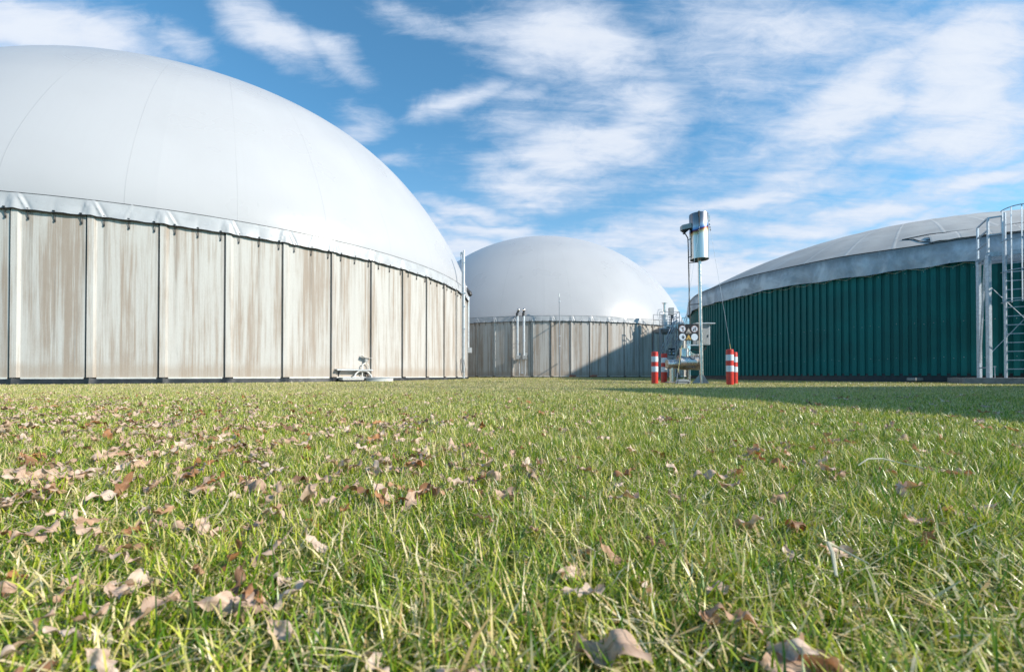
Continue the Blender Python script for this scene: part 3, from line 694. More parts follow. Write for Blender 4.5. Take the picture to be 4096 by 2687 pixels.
# ------------------------------------------------------------------ valve unit
def valve():
    Z=17.4; o=at(2750,1501,Z); root=thing('flame_arrester_unit',(o.x,o.y,gz(0,Z)),'shiny stainless valve unit with horizontal cylinder between bollards and flare pole','valve unit')
    def X(u): return (u-2048)/F*Z
    def Zz(v): return CAMH+(YH-v)/F*Z
    zc=Zz(1450)
    def hcyl(u0,u1,zc,r,n=36,y=0): 
        m=MB(); m.tube([(X(u0),Z+y,zc),(X(u0)+.004,Z+y,zc),(X(u1)-.004,Z+y,zc),(X(u1),Z+y,zc)],[r*.985,r,r,r*.985],n); return m
    b=hcyl(2716,2790,zc,.285).build('body','stainless',root,True)
    hcyl(2788,2793,zc,.30).build('flange','stainless',b,True); hcyl(2713,2717,zc,.29).build('flange','stainless',b,True)
    pts=[(X(2793),Z,zc),(X(2797),Z,zc),(X(2803),Z,zc-.02)]; MB().tube(pts,[.09,.06,.01],16).build('nose_cone','dark',b,True)
    zp=Zz(1456); hcyl(2669,2714,zp,.175,28).build('inlet_pipe','stainless',root,True); hcyl(2667,2671,zp,.19,28).build('pipe_flange','stainless',root,True)
    MB().lathe((X(2737),Z,0),[(.172,zc+.1),(.172,Zz(1395)),(.165,Zz(1393)),(.001,Zz(1393))],28).build('top_branch','stainless',root,True)
    MB().lathe((X(2737),Z,0),[(.182,Zz(1397)),(.182,Zz(1393)+.003),(.17,Zz(1393)+.004)],28).build('branch_flange','stainless',root,True)
    g=gz(0,Z); MB().lathe((X(2688),Z,0),[(.098,g-.02),(.098,zp-.1)],24).build('support_leg','stainless',root,True)
    MB().box((X(2687),Z,g+.03),(.38,.38,.05)).build('foot_plate','slab',root,bevel=.01)
    MB().bar((X(2755),Z,g),(X(2755),Z,zc-.2),.06).build('support_leg','stainless',root); MB().bar((X(2762),Z+.1,g),(X(2762),Z+.1,zc-.2),.05).build('support_leg','steel',root)
    MB().bar((X(2713),Z-.1,zc-.25),(X(2713),Z-.1,zc-.48),.035).build('drain_pipe','stainless',root)
    for i,(u,h) in enumerate(((2760,.13),(2765,.09),(2770,.07))):
        MB().lathe((X(u),Z-.1,zc+.24),[(.022,0),(.022,h),(.032,h),(.032,h+.05),(.001,h+.05)],12).build('gauge_fitting','stainless',root,True)
    MB().box((X(2783),Z-.05,zc+.31),(.18,.07,.035)).box((X(2791),Z-.05,zc+.27),(.05,.05,.12)).build('terminal_box','pale',root,bevel=.005)
    MB().tube([(X(2751),Z-.16,zc+.24),(X(2754),Z-.26,zc+.15),(X(2761),Z-.28,zc+.12),(X(2770),Z-.25,zc+.16),(X(2775),Z-.15,zc+.27)],.012,8).build('cable','dark',root,True)
    MB().tube([(X(2756),Z+.1,zc+.42),(X(2765),Z+.1,zc+.50),(X(2778),Z+.1,zc+.53),(X(2795),Z+.12,zc+.5)],.016,8).build('cable','dark',root,True)
    # low covered pump
    Z2=16.3; 
    q=at(2730,1501,Z2); g2=gz(0,Z2); r2=thing('pump_cover',(q.x,q.y,g2),'low grey domed cover on the grass in front of the steel valve unit','cover')
    m=MB(); W_=.225; pr=[(-W_,0),(W_,0),(W_,.06),(W_*.93,.10),(W_*.6,.155),(W_*.1,.17),(-W_*.5,.165),(-W_*.85,.13),(-W_,.07)]
    m.prism(pr,(q.x,q.y+.14,g2),(1,0,0),(0,0,1),.28); m.build('shell','greybox',r2,bevel=.012)
    MB().prism([(-W_-.006,.07),(W_+.006,.07),(W_+.006,.085),(-W_-.006,.085)],(q.x,q.y+.146,g2),(1,0,0),(0,0,1),.292).build('rim','dark',r2)
    MB().prism([(.13,.02),(.19,.02),(.19,.055),(.13,.055)],(q.x,q.y-.139,g2),(1,0,0),(0,0,1),.006).build('vent','dark',r2)
valve()
# ------------------------------------------------------------------ stair and service platform
def stair():
    b=Vector((11.75,35,gz(0,35))); t=Vector((16.6,43.2,5.25)); d=Vector((t.x-b.x,t.y-b.y,0)); run=d.length; d.normalize(); sd_=Vector((d.y,-d.x,0))
    root=thing('steel_stair',b,'galvanised steel stair climbing to the platform between centre and green tanks','stair')
    P=lambda s,w,z:(b.x+d.x*s+sd_.x*w,b.y+d.y*s+sd_.y*w,z)
    n=25; hw=.48
    for w in (-hw,hw): MB().bar(P(0,w,b.z),P(run,w,t.z),.05,.22).build('stringer','dullsteel',root)
    for k in range(1,n+1):
        s=run*(k-.5)/n; z=b.z+(t.z-b.z)*k/n; m=MB(); m.v=[P(s-.13,-hw,z-.03),P(s+.13,-hw,z-.03),P(s+.13,hw,z-.03),P(s-.13,hw,z-.03),P(s-.13,-hw,z),P(s+.13,-hw,z),P(s+.13,hw,z),P(s-.13,hw,z)]
        m.f=[(3,2,1,0),(4,5,6,7),(0,1,5,4),(1,2,6,5),(2,3,7,6),(3,0,4,7)]; m.build('tread','dullsteel',root)
    for w in (-hw,hw):
        for h in (1.1,.62): MB().tube([P(.1,w,b.z+h),P(run,w,t.z+h)],.028,8).build('handrail','dullsteel',root)
        for k in range(6): s=.1+(run-.1)*k/5; z=b.z+(t.z-b.z)*s/run; MB().tube([P(s,w,z-.05),P(s,w,z+1.1)],.024,8).build('rail_post','dullsteel',root)
    for s in (run*.5,run): 
        for w in (-hw,hw): z=b.z+(t.z-b.z)*s/run; MB().bar(P(s,w,b.z),P(s,w,z-.1),.1).build('column','dullsteel',root)
stair()
def platform():
    c=Vector((16.55,47.2,5.2)); root=thing('service_platform',(c.x,c.y,gz(0,47)),'high steel platform with railings at the right rim of the centre tank','platform')
    MB().box(c,(2.3,2.2,.12)).build('deck','dullsteel',root); MB().lathe((c.x-.2,c.y,0),[(1.15,5.14),(1.05,4.85),(.3,4.7),(.001,4.7)],24).build('deck_pan','dullsteel',root,True)
    cor=[(-1.1,-1.05),(.95,-1.05),(1.1,1.05),(-1.1,1.05)]
    for x,y in cor: MB().bar((c.x+x,c.y+y,gz(0,47)),(c.x+x,c.y+y,5.2),.12).build('column','dullsteel',root)
    for x,y in cor+[(-.1,-1.05)]: MB().bar((c.x+x,c.y+y,5.2),(c.x+x,c.y+y,6.95),.05).build('rail_post','dullsteel',root)
    for z in (6.95,6.4,5.85):
        for (x0,y0),(x1,y1) in zip(cor,cor[1:]): MB().bar((c.x+x0,c.y+y0,z),(c.x+x1,c.y+y1,z),.05).build('handrail','dullsteel',root)
    # walkway towards the green tank
    r2=thing('walkway',(18.6,46.2,gz(0,46)),'steel walkway with railings running from the platform toward the green tank','walkway')
    MB().bar((17.4,45.6,5.1),(20.2,43.5,5.1),1.0,.12).build('deck','dullsteel',r2)
    for z in (6.2,5.7): MB().bar((17.4,45.2,z),(20.2,43.1,z),.05).build('handrail','dullsteel',r2)
    for f_ in (0,.5,1): MB().bar((17.4+2.8*f_,45.2-2.1*f_,5.1),(17.4+2.8*f_,45.2-2.1*f_,6.2),.05).build('rail_post','dullsteel',r2)
    for f_ in (.3,1): MB().bar((17.4+2.8*f_,45.4-2.1*f_,gz(0,45)),(17.4+2.8*f_,45.4-2.1*f_,5.1),.1).build('column','dullsteel',r2)
    # pressure relief vessel on the deck
    v=Vector((16.3,47.2,5.26)); r3=thing('pressure_relief_vessel',v,'grey relief vessel with capped vent pipe standing on the high platform','vessel')
    MB().lathe(v,[(.001,0),(.2,0),(.2,.35),(.30,.42),(.30,1.42),(.38,1.45),(.38,1.52),(.001,1.52)],28).build('vessel_body','pale',r3,True)
    MB().lathe(v,[(.13,1.5),(.13,2.75),(.001,2.75)],20).build('vent_pipe','stainless',r3,True); MB().lathe(v+Vector((0,0,2.75)),[(.001,0),(.30,0),(.30,.05),(.001,.09)],24).build('vent_cap','stainless',r3,True)
    MB().lathe(v,[(.14,1.9),(.19,1.9),(.19,1.96),(.14,1.96)],20).build('pipe_flange','stainless',r3,True)
    v=Vector((17.05,47.3,5.26)); r4=thing('gas_control_box',v,'tall grey box beside the relief vessel on the high platform','box')
    MB().box(v+Vector((0,0,1.9)),(.5,.4,.8)).build('housing','greybox',r4,bevel=.01); MB().bar(v,v+Vector((0,0,1.5)),.12).build('stand','dark',r4); MB().tube([v+Vector((-.1,-.1,.2)),v+Vector((.3,-.3,.8)),v+Vector((.55,-.3,.9))],.09,10).build('pipe','pale',r4,True); MB().box(v+Vector((0,-.25,1.3)),(.25,.15,.4)).build('valve','dark',r4)
    v=Vector((15.55,46.9,5.2)); MBh=MB()
    MBh.tube([v+Vector((.1,0,.9)),v+Vector((-.1,0,1.6)),v+Vector((.0,0,2.1)),v+Vector((.3,0,2.15)),v+Vector((.6,0,1.7))],.035,8); tag(MBh.build('flexible_hose','pale',smooth=True),'pale flexible hose arching beside the relief vessel on the platform','hose')
    # shaft with ladder rungs hidden behind, left pipes under the deck
    for k,(x,lab) in enumerate(((15.75,'left thin riser pipe beneath the high platform'),(16.35,'middle thin riser pipe beneath the high platform'),(16.9,'right thin riser pipe beneath the high platform'))):
        m=MB().tube([(x,46.5,gz(0,46)),(x,46.5,5.1)],.07,10); tag(m.build('riser_pipe','dullsteel',smooth=True),lab,'pipe','riser pipes beneath the platform')
platform()
# ------------------------------------------------------------------ things on the left tank
def left_stuff():
    c=TL['c']; Rr=TL['R']
    # shelf
    p,n=onwall(c,Rr,1420); t=Vector((-n.y,n.x,0)); t=t if t.x>0 else -t
    pL,_=onwall(c,Rr+.28,1348); pR,_=onwall(c,Rr+.28,1492); mid=(pL+pR)/2; ln=(pR-pL).length
    root=thing('wall_shelf',(mid.x-n.x*.2,mid.y-n.y*.2,.0),'long narrow metal shelf fixed low on the left concrete tank','shelf')
    d=(pR-pL).normalized(); nn=Vector((d.y,-d.x,0)); nn=nn if nn.dot(n)>0 else -nn; z=.59
    def q(s,o,z): v=pL+d*s-nn*(.28-o); return Vector((v.x,v.y,z))
    m=MB(); m.v=[tuple(v) for v in (q(0,0.03,z+.03),q(ln,.03,z+.03),q(ln,.30,z),q(0,.30,z),q(0,.03,z+.05),q(ln,.03,z+.05),q(ln,.30,z+.02),q(0,.30,z+.02))]; m.f=[(3,2,1,0),(4,5,6,7),(0,1,5,4),(1,2,6,5),(2,3,7,6),(3,0,4,7)]; m.build('top_sheet','pale',root)
    m=MB(); m.v=[tuple(v) for v in (q(0,.295,z-.03),q(ln,.295,z-.03),q(ln,.31,z-.03),q(0,.31,z-.03),q(0,.295,z+.021),q(ln,.295,z+.021),q(ln,.31,z+.021),q(0,.31,z+.021))]; m.f=[(3,2,1,0),(4,5,6,7),(0,1,5,4),(1,2,6,5),(2,3,7,6),(3,0,4,7)]; m.build('front_lip','pale',root)
    for f_ in (.12,.88): MB().bar(q(ln*f_,.02,.28),q(ln*f_,.02,z+.02),.03).bar(q(ln*f_,.03,z-.18),q(ln*f_,.2,z),.03).build('bracket','dark',root)
    # hooded sensor box
    pc,n2=onwall(c,Rr+.12,1464); root=thing('hooded_sensor_box',(pc.x,pc.y,.8),'small beige box under a curved hood above the wall shelf','box')
    t2=Vector((-n2.y,n2.x,0)); t2=t2 if t2.x>0 else -t2; ang=math.atan2(t2.y,t2.x)
    MB().box((pc.x,pc.y,1.07),(.15,.12,.15),ang).build('housing','greybox',root,bevel=.01)
    m=MB()
    prf=[(-.26,.09),(-.19,.045),(-.1,.02),(.02,.012),(.27,.0)]
    vs=[]
    for o_ in (-.1,.14):
        for s_,h_ in prf: v=pc+t2*s_+n2*o_; vs.append((v.x,v.y,1.19+h_-o_*.1))
        for s_,h_ in prf[::-1]: v=pc+t2*s_+n2*o_; vs.append((v.x,v.y,1.178+h_-o_*.1))
    k=10; m.add(vs,[tuple(range(k))[::-1],tuple(range(k,20))]+[(i,(i+1)%k,(i+1)%k+k,i+k) for i in range(k)]); m.build('hood','trim',root)
    pp=lambda u,o,z:(lambda w:(w[0].x,w[0].y,z))(onwall(c,Rr+o,u))
    root=thing('conduit_pair',pp(1460,.1,0),'pair of bent white conduits rising to the hooded sensor box','conduit')
    MB().tube([pp(1449,.12,.2),pp(1449,.12,.82),pp(1451,.12,.86),pp(1460,.12,.92),pp(1462,.12,1.0)],.03,10).build('conduit','trim',root,True)
    MB().tube([pp(1479,.12,.25),pp(1478,.12,.6),pp(1474,.12,.84),pp(1467,.12,.91),pp(1463,.12,1.0)],.022,10).build('conduit','trim',root,True)
    root=thing('curved_hose',pp(1455,.2,0),'beige hose arching under the wall shelf','hose')
    MB().tube([pp(1417,.22,.22),pp(1423,.22,.40),pp(1433,.22,.51),pp(1440,.22,.54),pp(1464,.22,.54),pp(1473,.22,.48),pp(1484,.22,.34),pp(1488,.22,.2)],.035,10).build('hose','rope' if False else 'trim',root,True)
    MB().tube([pp(1466,.2,.45),pp(1470,.2,.33),pp(1478,.2,.2)],.022,8).tube([pp(1472,.2,.42),pp(1476,.2,.3),pp(1482,.2,.2)],.015,8).build('small_hose','dark',root,True)
    # covers at the foot: dark edged slab and a round pale lid
    a,_=onwall(c,Rr+.55,1395); b,_=onwall(c,Rr+.55,1352); e,_=onwall(c,Rr+.75,1440)
    root=thing('pit_cover',(a.x,a.y,0),'low sheet metal pit cover with dark slatted edge at the tank foot','cover')
    ln=(e-b).length; ang=math.atan2(e.y-b.y,e.x-b.x); mc=(e+b)/2; mc.z=.16
    MB().box(mc+Vector((0,.25,.06)),(ln,.75,.035),ang).build('lid','pale',root,bevel=.008); MB().box(mc+Vector((0,.27,-.05)),(ln-.08,.68,.16),ang).build('frame','dark',root); MB().box(mc+Vector((0,.25,-.005)),(ln-.03,.71,.05),ang).build('edge_strip','trim',root)
    e2,_=onwall(c,Rr+.55,1508)
    root=thing('round_pit_lid',(e2.x,e2.y,0),'pale rounded pit lid lying at the tank foot right of the slatted cover','cover')
    MB().lathe((0,0,0),[(.001,.235),(.5,.225),(.62,.20),(.64,.185),(.62,.18)],40)
    m=MB(); pr=[(.001,.25),(.5,.24),(.72,.215),(.74,.20),(.72,.19)]; K=40
    for r,z in pr:
        for j in range(K): th=2*math.pi*j/K; m.v.append((e2.x+r*math.cos(th),e2.y+.30+.6*r*math.sin(th),z))
    for i in range(4):
        for j in range(K): m.f.append((i*K+j,i*K+(j+1)%K,(i+1)*K+(j+1)%K,(i+1)*K+j))
    m.build('lid','pale',root,True)
    m=MB(); pr=[(.70,.20),(.70,.0)]
    for r,z in pr:
        for j in range(K): th=2*math.pi*j/K; m.v.append((e2.x+r*math.cos(th),e2.y+.30+.6*r*math.sin(th),z))
    for j in range(K): m.f.append((j,(j+1)%K,K+(j+1)%K,K+j))
    m.build('collar','trim',root,True)
    # tall pipes at the right limb
    root=thing('vent_mast',pp(1851,.3,0),'tall twin silver pipe with small elbow at the right edge of the left tank','mast')
    A=pp(1852,.45,0); Z=A[1]; H=lambda v:CAMH+(YH-v)/F*Z; X=lambda u:(u-2048)/F*Z
    MB().tube([(X(1855),Z,.15),(X(1855),Z,H(1001))],.075,12).build('main_pipe','pale',root,True); MB().tube([(X(1849),Z+.05,.5),(X(1849),Z+.05,H(1012)),(X(1846),Z+.05,H(1008)),(X(1842),Z+.05,H(1010)),(X(1842),Z+.05,H(1018))],.05,10).build('side_pipe','pale',root,True)
    MB().box((X(1853),Z,H(1172)),(.3,.2,.06)).box((X(1855),Z,H(1225)),(.2,.2,.04)).box((X(1855),Z,H(1315)),(.2,.2,.04)).box((X(1853),Z,H(1050)),(.2,.17,.05)).build('pipe_clamp','steel',root)
    MB().tube([(X(1842),Z+.05,H(1018)),(X(1842),Z+.05,H(1052))],.012,6).build('drip_line','dark',root)
    root=thing('coiled_cable',(X(1848),Z-.15,0),'thin dark cable looping down beside the vent mast','cable')
    MB().tube([(X(1849),Z-.12,H(1433)),(X(1844),Z-.14,H(1436)),(X(1842),Z-.14,H(1470)),(X(1850),Z-.14,H(1505))],.02,6).tube([(X(1845),Z-.12,H(1440)),(X(1853),Z-.12,H(1480)),(X(1858),Z-.12,H(1490))],.014,6).tube([(X(1856),Z-.14,H(1440)),(X(1863),Z-.14,H(1475)),(X(1860),Z-.14,H(1505))],.014,6).build('loop','dark',root,True)
    # elbow pipe with black boot and junction box
    Z=34.2; H=lambda v:CAMH+(YH-v)/F*Z; X=lambda u:(u-2048)/F*Z
    root=thing('overflow_pipe',(X(1873),Z,gz(0,Z)),'white downpipe with black rubber elbow at the left tank rim','pipe')
    MB().tube([(X(1873),Z,H(1182)),(X(1873),Z,H(1392))],.085,12).build('downpipe','pale',root,True)
    MB().tube([(X(1863),Z,H(1150)),(X(1867),Z,H(1160)),(X(1872),Z,H(1168)),(X(1877),Z,H(1172)),(X(1879),Z,H(1178)),(X(1876),Z,H(1183))],[.13,.16,.19,.2,.2,.12],14).build('rubber_elbow','dark',root,True)
    MB().lathe((X(1861),Z,H(1150)),[(.001,-.2),(.14,-.14),(.2,0),(.14,.14),(.001,.2)],16).build('pipe_cap','stainless',root,True)
    root=thing('junction_box',(X(1877),Z,H(1412)),'small grey junction box at the foot of the white downpipe','box')
    MB().box((X(1878),Z,H(1401)),(.35,.25,.42)).build('housing','greybox',root,bevel=.015); MB().box((X(1878),Z-.13,H(1401)),(.28,.012,.34)).build('lid','pale',root)
left_stuff()
def centre_stuff():
    c=TC['c']; Rr=TC['R']
    for k,(u,lab) in enumerate(((2070,'left vent pipe with silver ball end and grey box on the centre tank'),(2095,'right vent pipe with silver ball end and grey box on the centre tank'))):
        p,n=onwall(c,Rr+.5,u); Z=p.y; H=lambda v:CAMH+(YH-v)/F*Z; X=lambda uu:(uu-2048)/F*Z
        root=thing('vent_pipe',(X(u),Z,gz(0,Z)),lab,'pipe','vent pipes on the centre tank')
        MB().tube([(X(u),Z,H(1264)),(X(u),Z,H(1422))],.125,16).build('pipe','pale',root,True)
        dx=(4 if k==0 else 1)
        MB().tube([(X(u-1),Z,H(1266)),(X(u-2),Z,H(1254)),(X(u+dx*.5),Z,H(1247)),(X(u+dx),Z+.05,H(1241)),(X(u+dx),Z+.3,H(1237))],.12,12).build('rubber_bend','dark',root,True)
        m=MB(); cc=Vector((X(u+dx),Z-.02,H(1239))); m.lathe(cc,[(.001,-.16)]+[(.165*math.sin(a),-.165*math.cos(a)) for a in np.linspace(.3,2.84,9)]+[(.001,.16)],20); m.build('end_cap','stainless',root,True)
        MB().box((X(u+3),Z-.02,H(1429)),(.46,.42,.40)).build('housing','greybox',root,bevel=.02); MB().box((X(u+7),Z+.16,H(1417)),(.36,.26,.3)).build('rear_housing','greybox',root,bevel=.02)
        MB().tube([(X(u+7),Z+.1,H(1437)),(X(u+7),Z+.1,H(1492)),(X(u+(7 if k==0 else 4)),Z+.1,H(1501))],.055,10).build('drain_pipe','pale',root,True)
        MB().tube([(X(u),Z,H(1287)),(X(u),Z,H(1289))],.15,14).tube([(X(u),Z,H(1362)),(X(u),Z,H(1365))],.16,14).build('pipe_clamp','steel',root)
        for v in (1288,1363): q=Vector((X(u),Z,H(v))); MB().bar(q,q-n*.6,.04).build('bracket','steel',root)
    p,n=onwall(c,Rr+.35,2087); Z=p.y; H=lambda v:CAMH+(YH-v)/F*Z; X=lambda uu:(uu-2048)/F*Z
    m=MB().tube([(X(2087),Z,H(1420)),(X(2088),Z,H(1489))],.035,8).box((X(2088.5),Z,H(1491)),(.24,.2,.1)); tag(m.build('drain_pipe','steel',smooth=False),'thin drain pipe with dark foot between the two vent pipes','pipe')
    p,n=onwall(c,Rr+.9,2238); Z=p.y; 
    root=thing('lightning_rod',(X(2238),Z,gz(0,Z)),'tall thin lightning rod standing before the centre tank wall','rod')
    MB().tube([(X(2239),Z,.2),(X(2238.5),Z,H(1340)),(X(2237.5),Z,H(1173))],[.06,.055,.04],10).build('mast','dullsteel',root,True); MB().tube([(X(2237),Z,H(1187)),(X(2237),Z,H(1174))],.06,8).build('tip','stainless',root,True)
    for v in (1342,1382,1204): MB().tube([(X(2238.5),Z,H(v)),(X(2238.5),Z,H(v+3))],.085,8).build('collar','pale',root,True)
    for v in (1285,1451): q=Vector((X(2238.5),Z,H(v))); MB().bar(q,q-n*.88,.06).build('bracket','steel',root)
    for (u,v,lab) in ((2290,1498,'reddish clay slab stack at the foot of the centre tank'),(2375,1501,'low reddish clay slab half hidden in tall grass by the centre tank')):
        p,n=onwall(c,Rr+.5,u); m=MB().box((p.x,p.y,.26),(.55,.5,.14),.2).box((p.x+.1,p.y,.36),(.42,.4,.06),.4); tag(m.build('clay_slab','brick',bevel=.01),lab,'slab')
centre_stuff()
# ------------------------------------------------------------------ unseen buildings added past the right edge to shade lawn and centre tank
def lawn_shadow_house():  # out-of-view building added to cast the wedge shadow across the lawn
    A=Vector((13.4,6.8,0)); d1=Vector((.184,-.983,0)); d2=Vector((.983,.184,0)); root=thing('lawn_shadow_house',A,'plain rendered block added unseen beyond the right edge to shade the lawn','shadow caster')
    pts=[A,A+d1*13,A+d1*13+d2*15,A+d2*15]; 
    m=MB(); m.add([(p.x,p.y,z) for z in (-.2,7.05) for p in pts],[(0,1,5,4),(1,2,6,5),(2,3,7,6),(3,0,4,7)]); m.build('wall','plaster',root)
    c=sum(pts,Vector())/4; m=MB(); m.add([tuple(c+(p-c)*k+Vector((0,0,z))) for z,k in ((7.05,1.0),(7.25,1.0)) for p in pts],[(3,2,1,0),(4,5,6,7),(0,1,5,4),(1,2,6,5),(2,3,7,6),(3,0,4,7)]); m.build('roof','slab',root)
    q=A+d1*3; ax=d1; n=Vector((-d2.x,-d2.y,0)); dd=MB().prism([(0,0),(1.1,0),(1.1,2.2),(0,2.2)],q+n*.003,ax,Vector((0,0,1)),.04).build('door','greybox',root); 
    q=A+d1*6.5; w=MB().prism([(0,1.2),(1.6,1.2),(1.6,2.4),(0,2.4)],q+n*.003,ax,Vector((0,0,1)),.04).build('window','trim',root); MB().prism([(.1,1.3),(1.5,1.3),(1.5,2.3),(.1,2.3)],q+n*.045,ax,Vector((0,0,1)),.01).build('pane','dark',w)
    p=A+d1*.3-d2*.25; r=thing('shadow_stack',(p.x,p.y,0),'slim unseen stack added beyond the right edge to cast a thin lawn shadow','chimney')  # added out of view for the thin shadow streak on the grass
    MB().lathe(p,[(.11,0),(.11,11.2),(.14,11.2),(.14,11.3),(.09,11.3)],20).build('shadow_tube','stainless',r,True)
lawn_shadow_house()
def tank_shadow_block():  # invented unseen block, sized for the slanting shadow on the centre tank wall
    q=lambda a,c,z:(.94*a+.342*c,-.342*a+.94*c,z)
    A=q(36.8,43.3,0); root=thing('added_shadow_block',A,'tall flat topped block added far beyond the right edge to shade the centre tank','shadow caster')
    m=MB(); cs=[(36.8,43.3),(43,43.3),(43,60),(36.8,60)]; m.add([q(a,c,z) for z in (-.2,27.6) for a,c in cs],[(0,1,5,4),(1,2,6,5),(2,3,7,6),(3,0,4,7)]); m.build('wall','plaster',root)
    m=MB(); m.add([q(a,c,z) for z in (27.6,28.2) for a,c in cs],[(3,2,1,0),(4,5,6,7),(0,1,5,4),(1,2,6,5),(2,3,7,6),(3,0,4,7)]); m.build('roof','slab',root)
tank_shadow_block()
# ------------------------------------------------------------------ grass
def grass():
    n1,n2,n3=215000,340000,560000
    # distance bands; density falls with distance while blades merge
    def band(n,z0,z1,pw):
        q=rng.random(n); e=2-pw
        Z=((z0**e)+q*(z1**e-z0**e))**(1/e); X=(rng.random(n)*2-1)*(1.28*Z+.25); return X,Z
    sets=[(band(n1,.34,2.4,.35),7,.0023,(.03,.078)),(band(n2,2.4,8,1.5),5,.0038,(.03,.07)),(band(n3,8,46,1.75),3,.017,(.03,.065))]
    V=[];tone=[];along=[];LI=[];LS=[];LT=[];vb=0;lb=0
    for (X,Z),nv,w0,(h0,h1) in sets:
        # nothing grows inside the tanks
        keep=(np.hypot(X+21.945,Z-32.863)>18.66)&(np.hypot(X-4.467,Z-66.136)>20.2)&(np.hypot(X-26.74,Z-29.41)>13.75)
        X=X[keep];Z=Z[keep]; n=len(X)
        clump=.5+.5*np.sin(X*3.1+1.7*np.sin(Z*2.3))*np.sin(Z*2.7+1.3*np.sin(X*1.9)); cl2=.5+.5*np.sin(X*11+2*np.sin(Z*7))*np.sin(Z*9+X*3)
        h=(h0+(h1-h0)*rng.random(n)**1.5)*(.55+.35*clump+.35*cl2)
        if nv==7: long=rng.random(n)<.03; h[long]*=1.5
        if nv==3:
            h*=.75
            edge=(np.abs(np.hypot(X+21.945,Z-32.863)-18.9)<.25); h[edge]*=1.2
            tuft=np.exp(-((X-3.3*1)/.0+0)**2) if False else 0
        w=w0*(.6+.8*rng.random(n))*np.where(nv==3,np.clip(Z/14,.8,2.4),1)
        az=rng.random(n)*2*np.pi; lean=(rng.random(n)**1.1)*.95+.05; bend=rng.random(n)*.9
        face=az+np.pi/2+rng.normal(0,.6,n)
        dx,dy=np.cos(az),np.sin(az); wx,wy=np.cos(face)*w/2,np.sin(face)*w/2
        g=.0036*np.clip(Z-11,0,45)
        flat=rng.random(n)<.18; lean=np.where(flat,lean+.8,lean)
        ks={7:[0,.4,.75,1],5:[0,.55,1],3:[0,1]}[nv]; cols=[]
        for k in ks:
            ang=lean+bend*k
            hx=h*k*np.sin(ang*.9); hz=h*k*np.cos(np.minimum(ang*.9,1.45))+.004
            wk={0:.8,.4:1,.55:.95,.75:.75}.get(k,0)
            px,py,pz=X+dx*hx,Z+dy*hx,g+hz*(1 if k else 0)-(0 if k else .01)
            if k<1: cols+= [(px-wx*wk,py-wy*wk,pz,k),(px+wx*wk,py+wy*wk,pz,k)]
            else: cols+=[(px,py,pz,k)]
        P=np.empty((n,nv,3),np.float32); A=np.empty((n,nv),np.float32)
        for i,(a,b,c_,k) in enumerate(cols): P[:,i,0]=a;P[:,i,1]=b;P[:,i,2]=c_;A[:,i]=k
        dry=.5+.5*np.sin(X*.9+2)*np.sin(Z*.6+X*.3)
        far=np.clip((Z-2)/9,0,1)
        t=rng.random(n)**1.25*.62+.05*dry+.10*far+.14*(cl2-.5)
        straw=rng.random(n)<(.18+.12*dry+.42*far); t=np.where(straw,.70+.30*rng.random(n),t)
        V.append(P.reshape(-1,3)); tone.append(np.repeat(t,nv)); along.append(A.ravel())
        base=(np.arange(n)*nv+vb)[:,None]
        if nv==7: pat=[0,1,3,2, 2,3,5,4, 4,5,6]; tot=[4,4,3]
        elif nv==5: pat=[0,1,3,2, 2,3,4]; tot=[4,3]
        else: pat=[0,1,2]; tot=[3]
        LI.append((base+np.array(pat)[None]).ravel()); tt=np.tile(tot,n); LT.append(tt)
        vb+=n*nv
    n=15000; Z=(.34**.6+rng.random(n)*(5**.6-.34**.6))**(1/.6); X=(rng.random(n)*2-1)*(1.28*Z+.25); az=rng.random(n)*6.283; L_=.02+.06*rng.random(n); w=.0011+.0012*rng.random(n)
    el=rng.normal(.0,.35,n); z0=.006+.026*rng.random(n); P=np.empty((n,5,3),np.float32); dx=np.cos(az);dy=np.sin(az); cv=rng.normal(0,.3,n)
    for i,(k,sd_) in enumerate(((0,-1),(0,1),(.5,-1),(.5,1),(1,0))):
        P[:,i,0]=X+dx*L_*k-dy*(w*sd_+cv*L_*k*k); P[:,i,1]=Z+dy*L_*k+dx*(w*sd_+cv*L_*k*k); P[:,i,2]=np.maximum(z0+np.sin(el)*L_*k,.004)
    V.append(P.reshape(-1,3)); tone.append(np.repeat(.72+.28*rng.random(n),5)); along.append(np.tile(np.array([0,0,.5,.5,.6]),n)); base=(np.arange(n)*5+vb)[:,None]
    LI.append((base+np.array([0,1,3,2,2,3,4])[None]).ravel()); LT.append(np.tile([4,3],n)); vb+=n*5
    V=np.concatenate(V);LI=np.concatenate(LI).astype(np.int32);LT=np.concatenate(LT).astype(np.int32);LS=np.r_[0,np.cumsum(LT)[:-1]].astype(np.int32)
    me=bpy.data.meshes.new('grass'); me.vertices.add(len(V)); me.vertices.foreach_set('co',V.ravel().astype(np.float32))
    me.loops.add(len(LI)); me.loops.foreach_set('vertex_index',LI); me.polygons.add(len(LT)); me.polygons.foreach_set('loop_start',LS)
    me.polygons.foreach_set('use_smooth',np.ones(len(LT),bool)); me.update(calc_edges=True)
    for nm,arr in (('tone',np.concatenate(tone)),('along',np.concatenate(along))):
        a=me.attributes.new(nm,'FLOAT','POINT'); a.data.foreach_set('value',arr.astype(np.float32))
    me.materials.append(M['grass']); o=bpy.data.objects.new('grass',me); COL.objects.link(o); tag(o,'short sunlit lawn of green and straw blades','grass',kind='stuff')
grass()
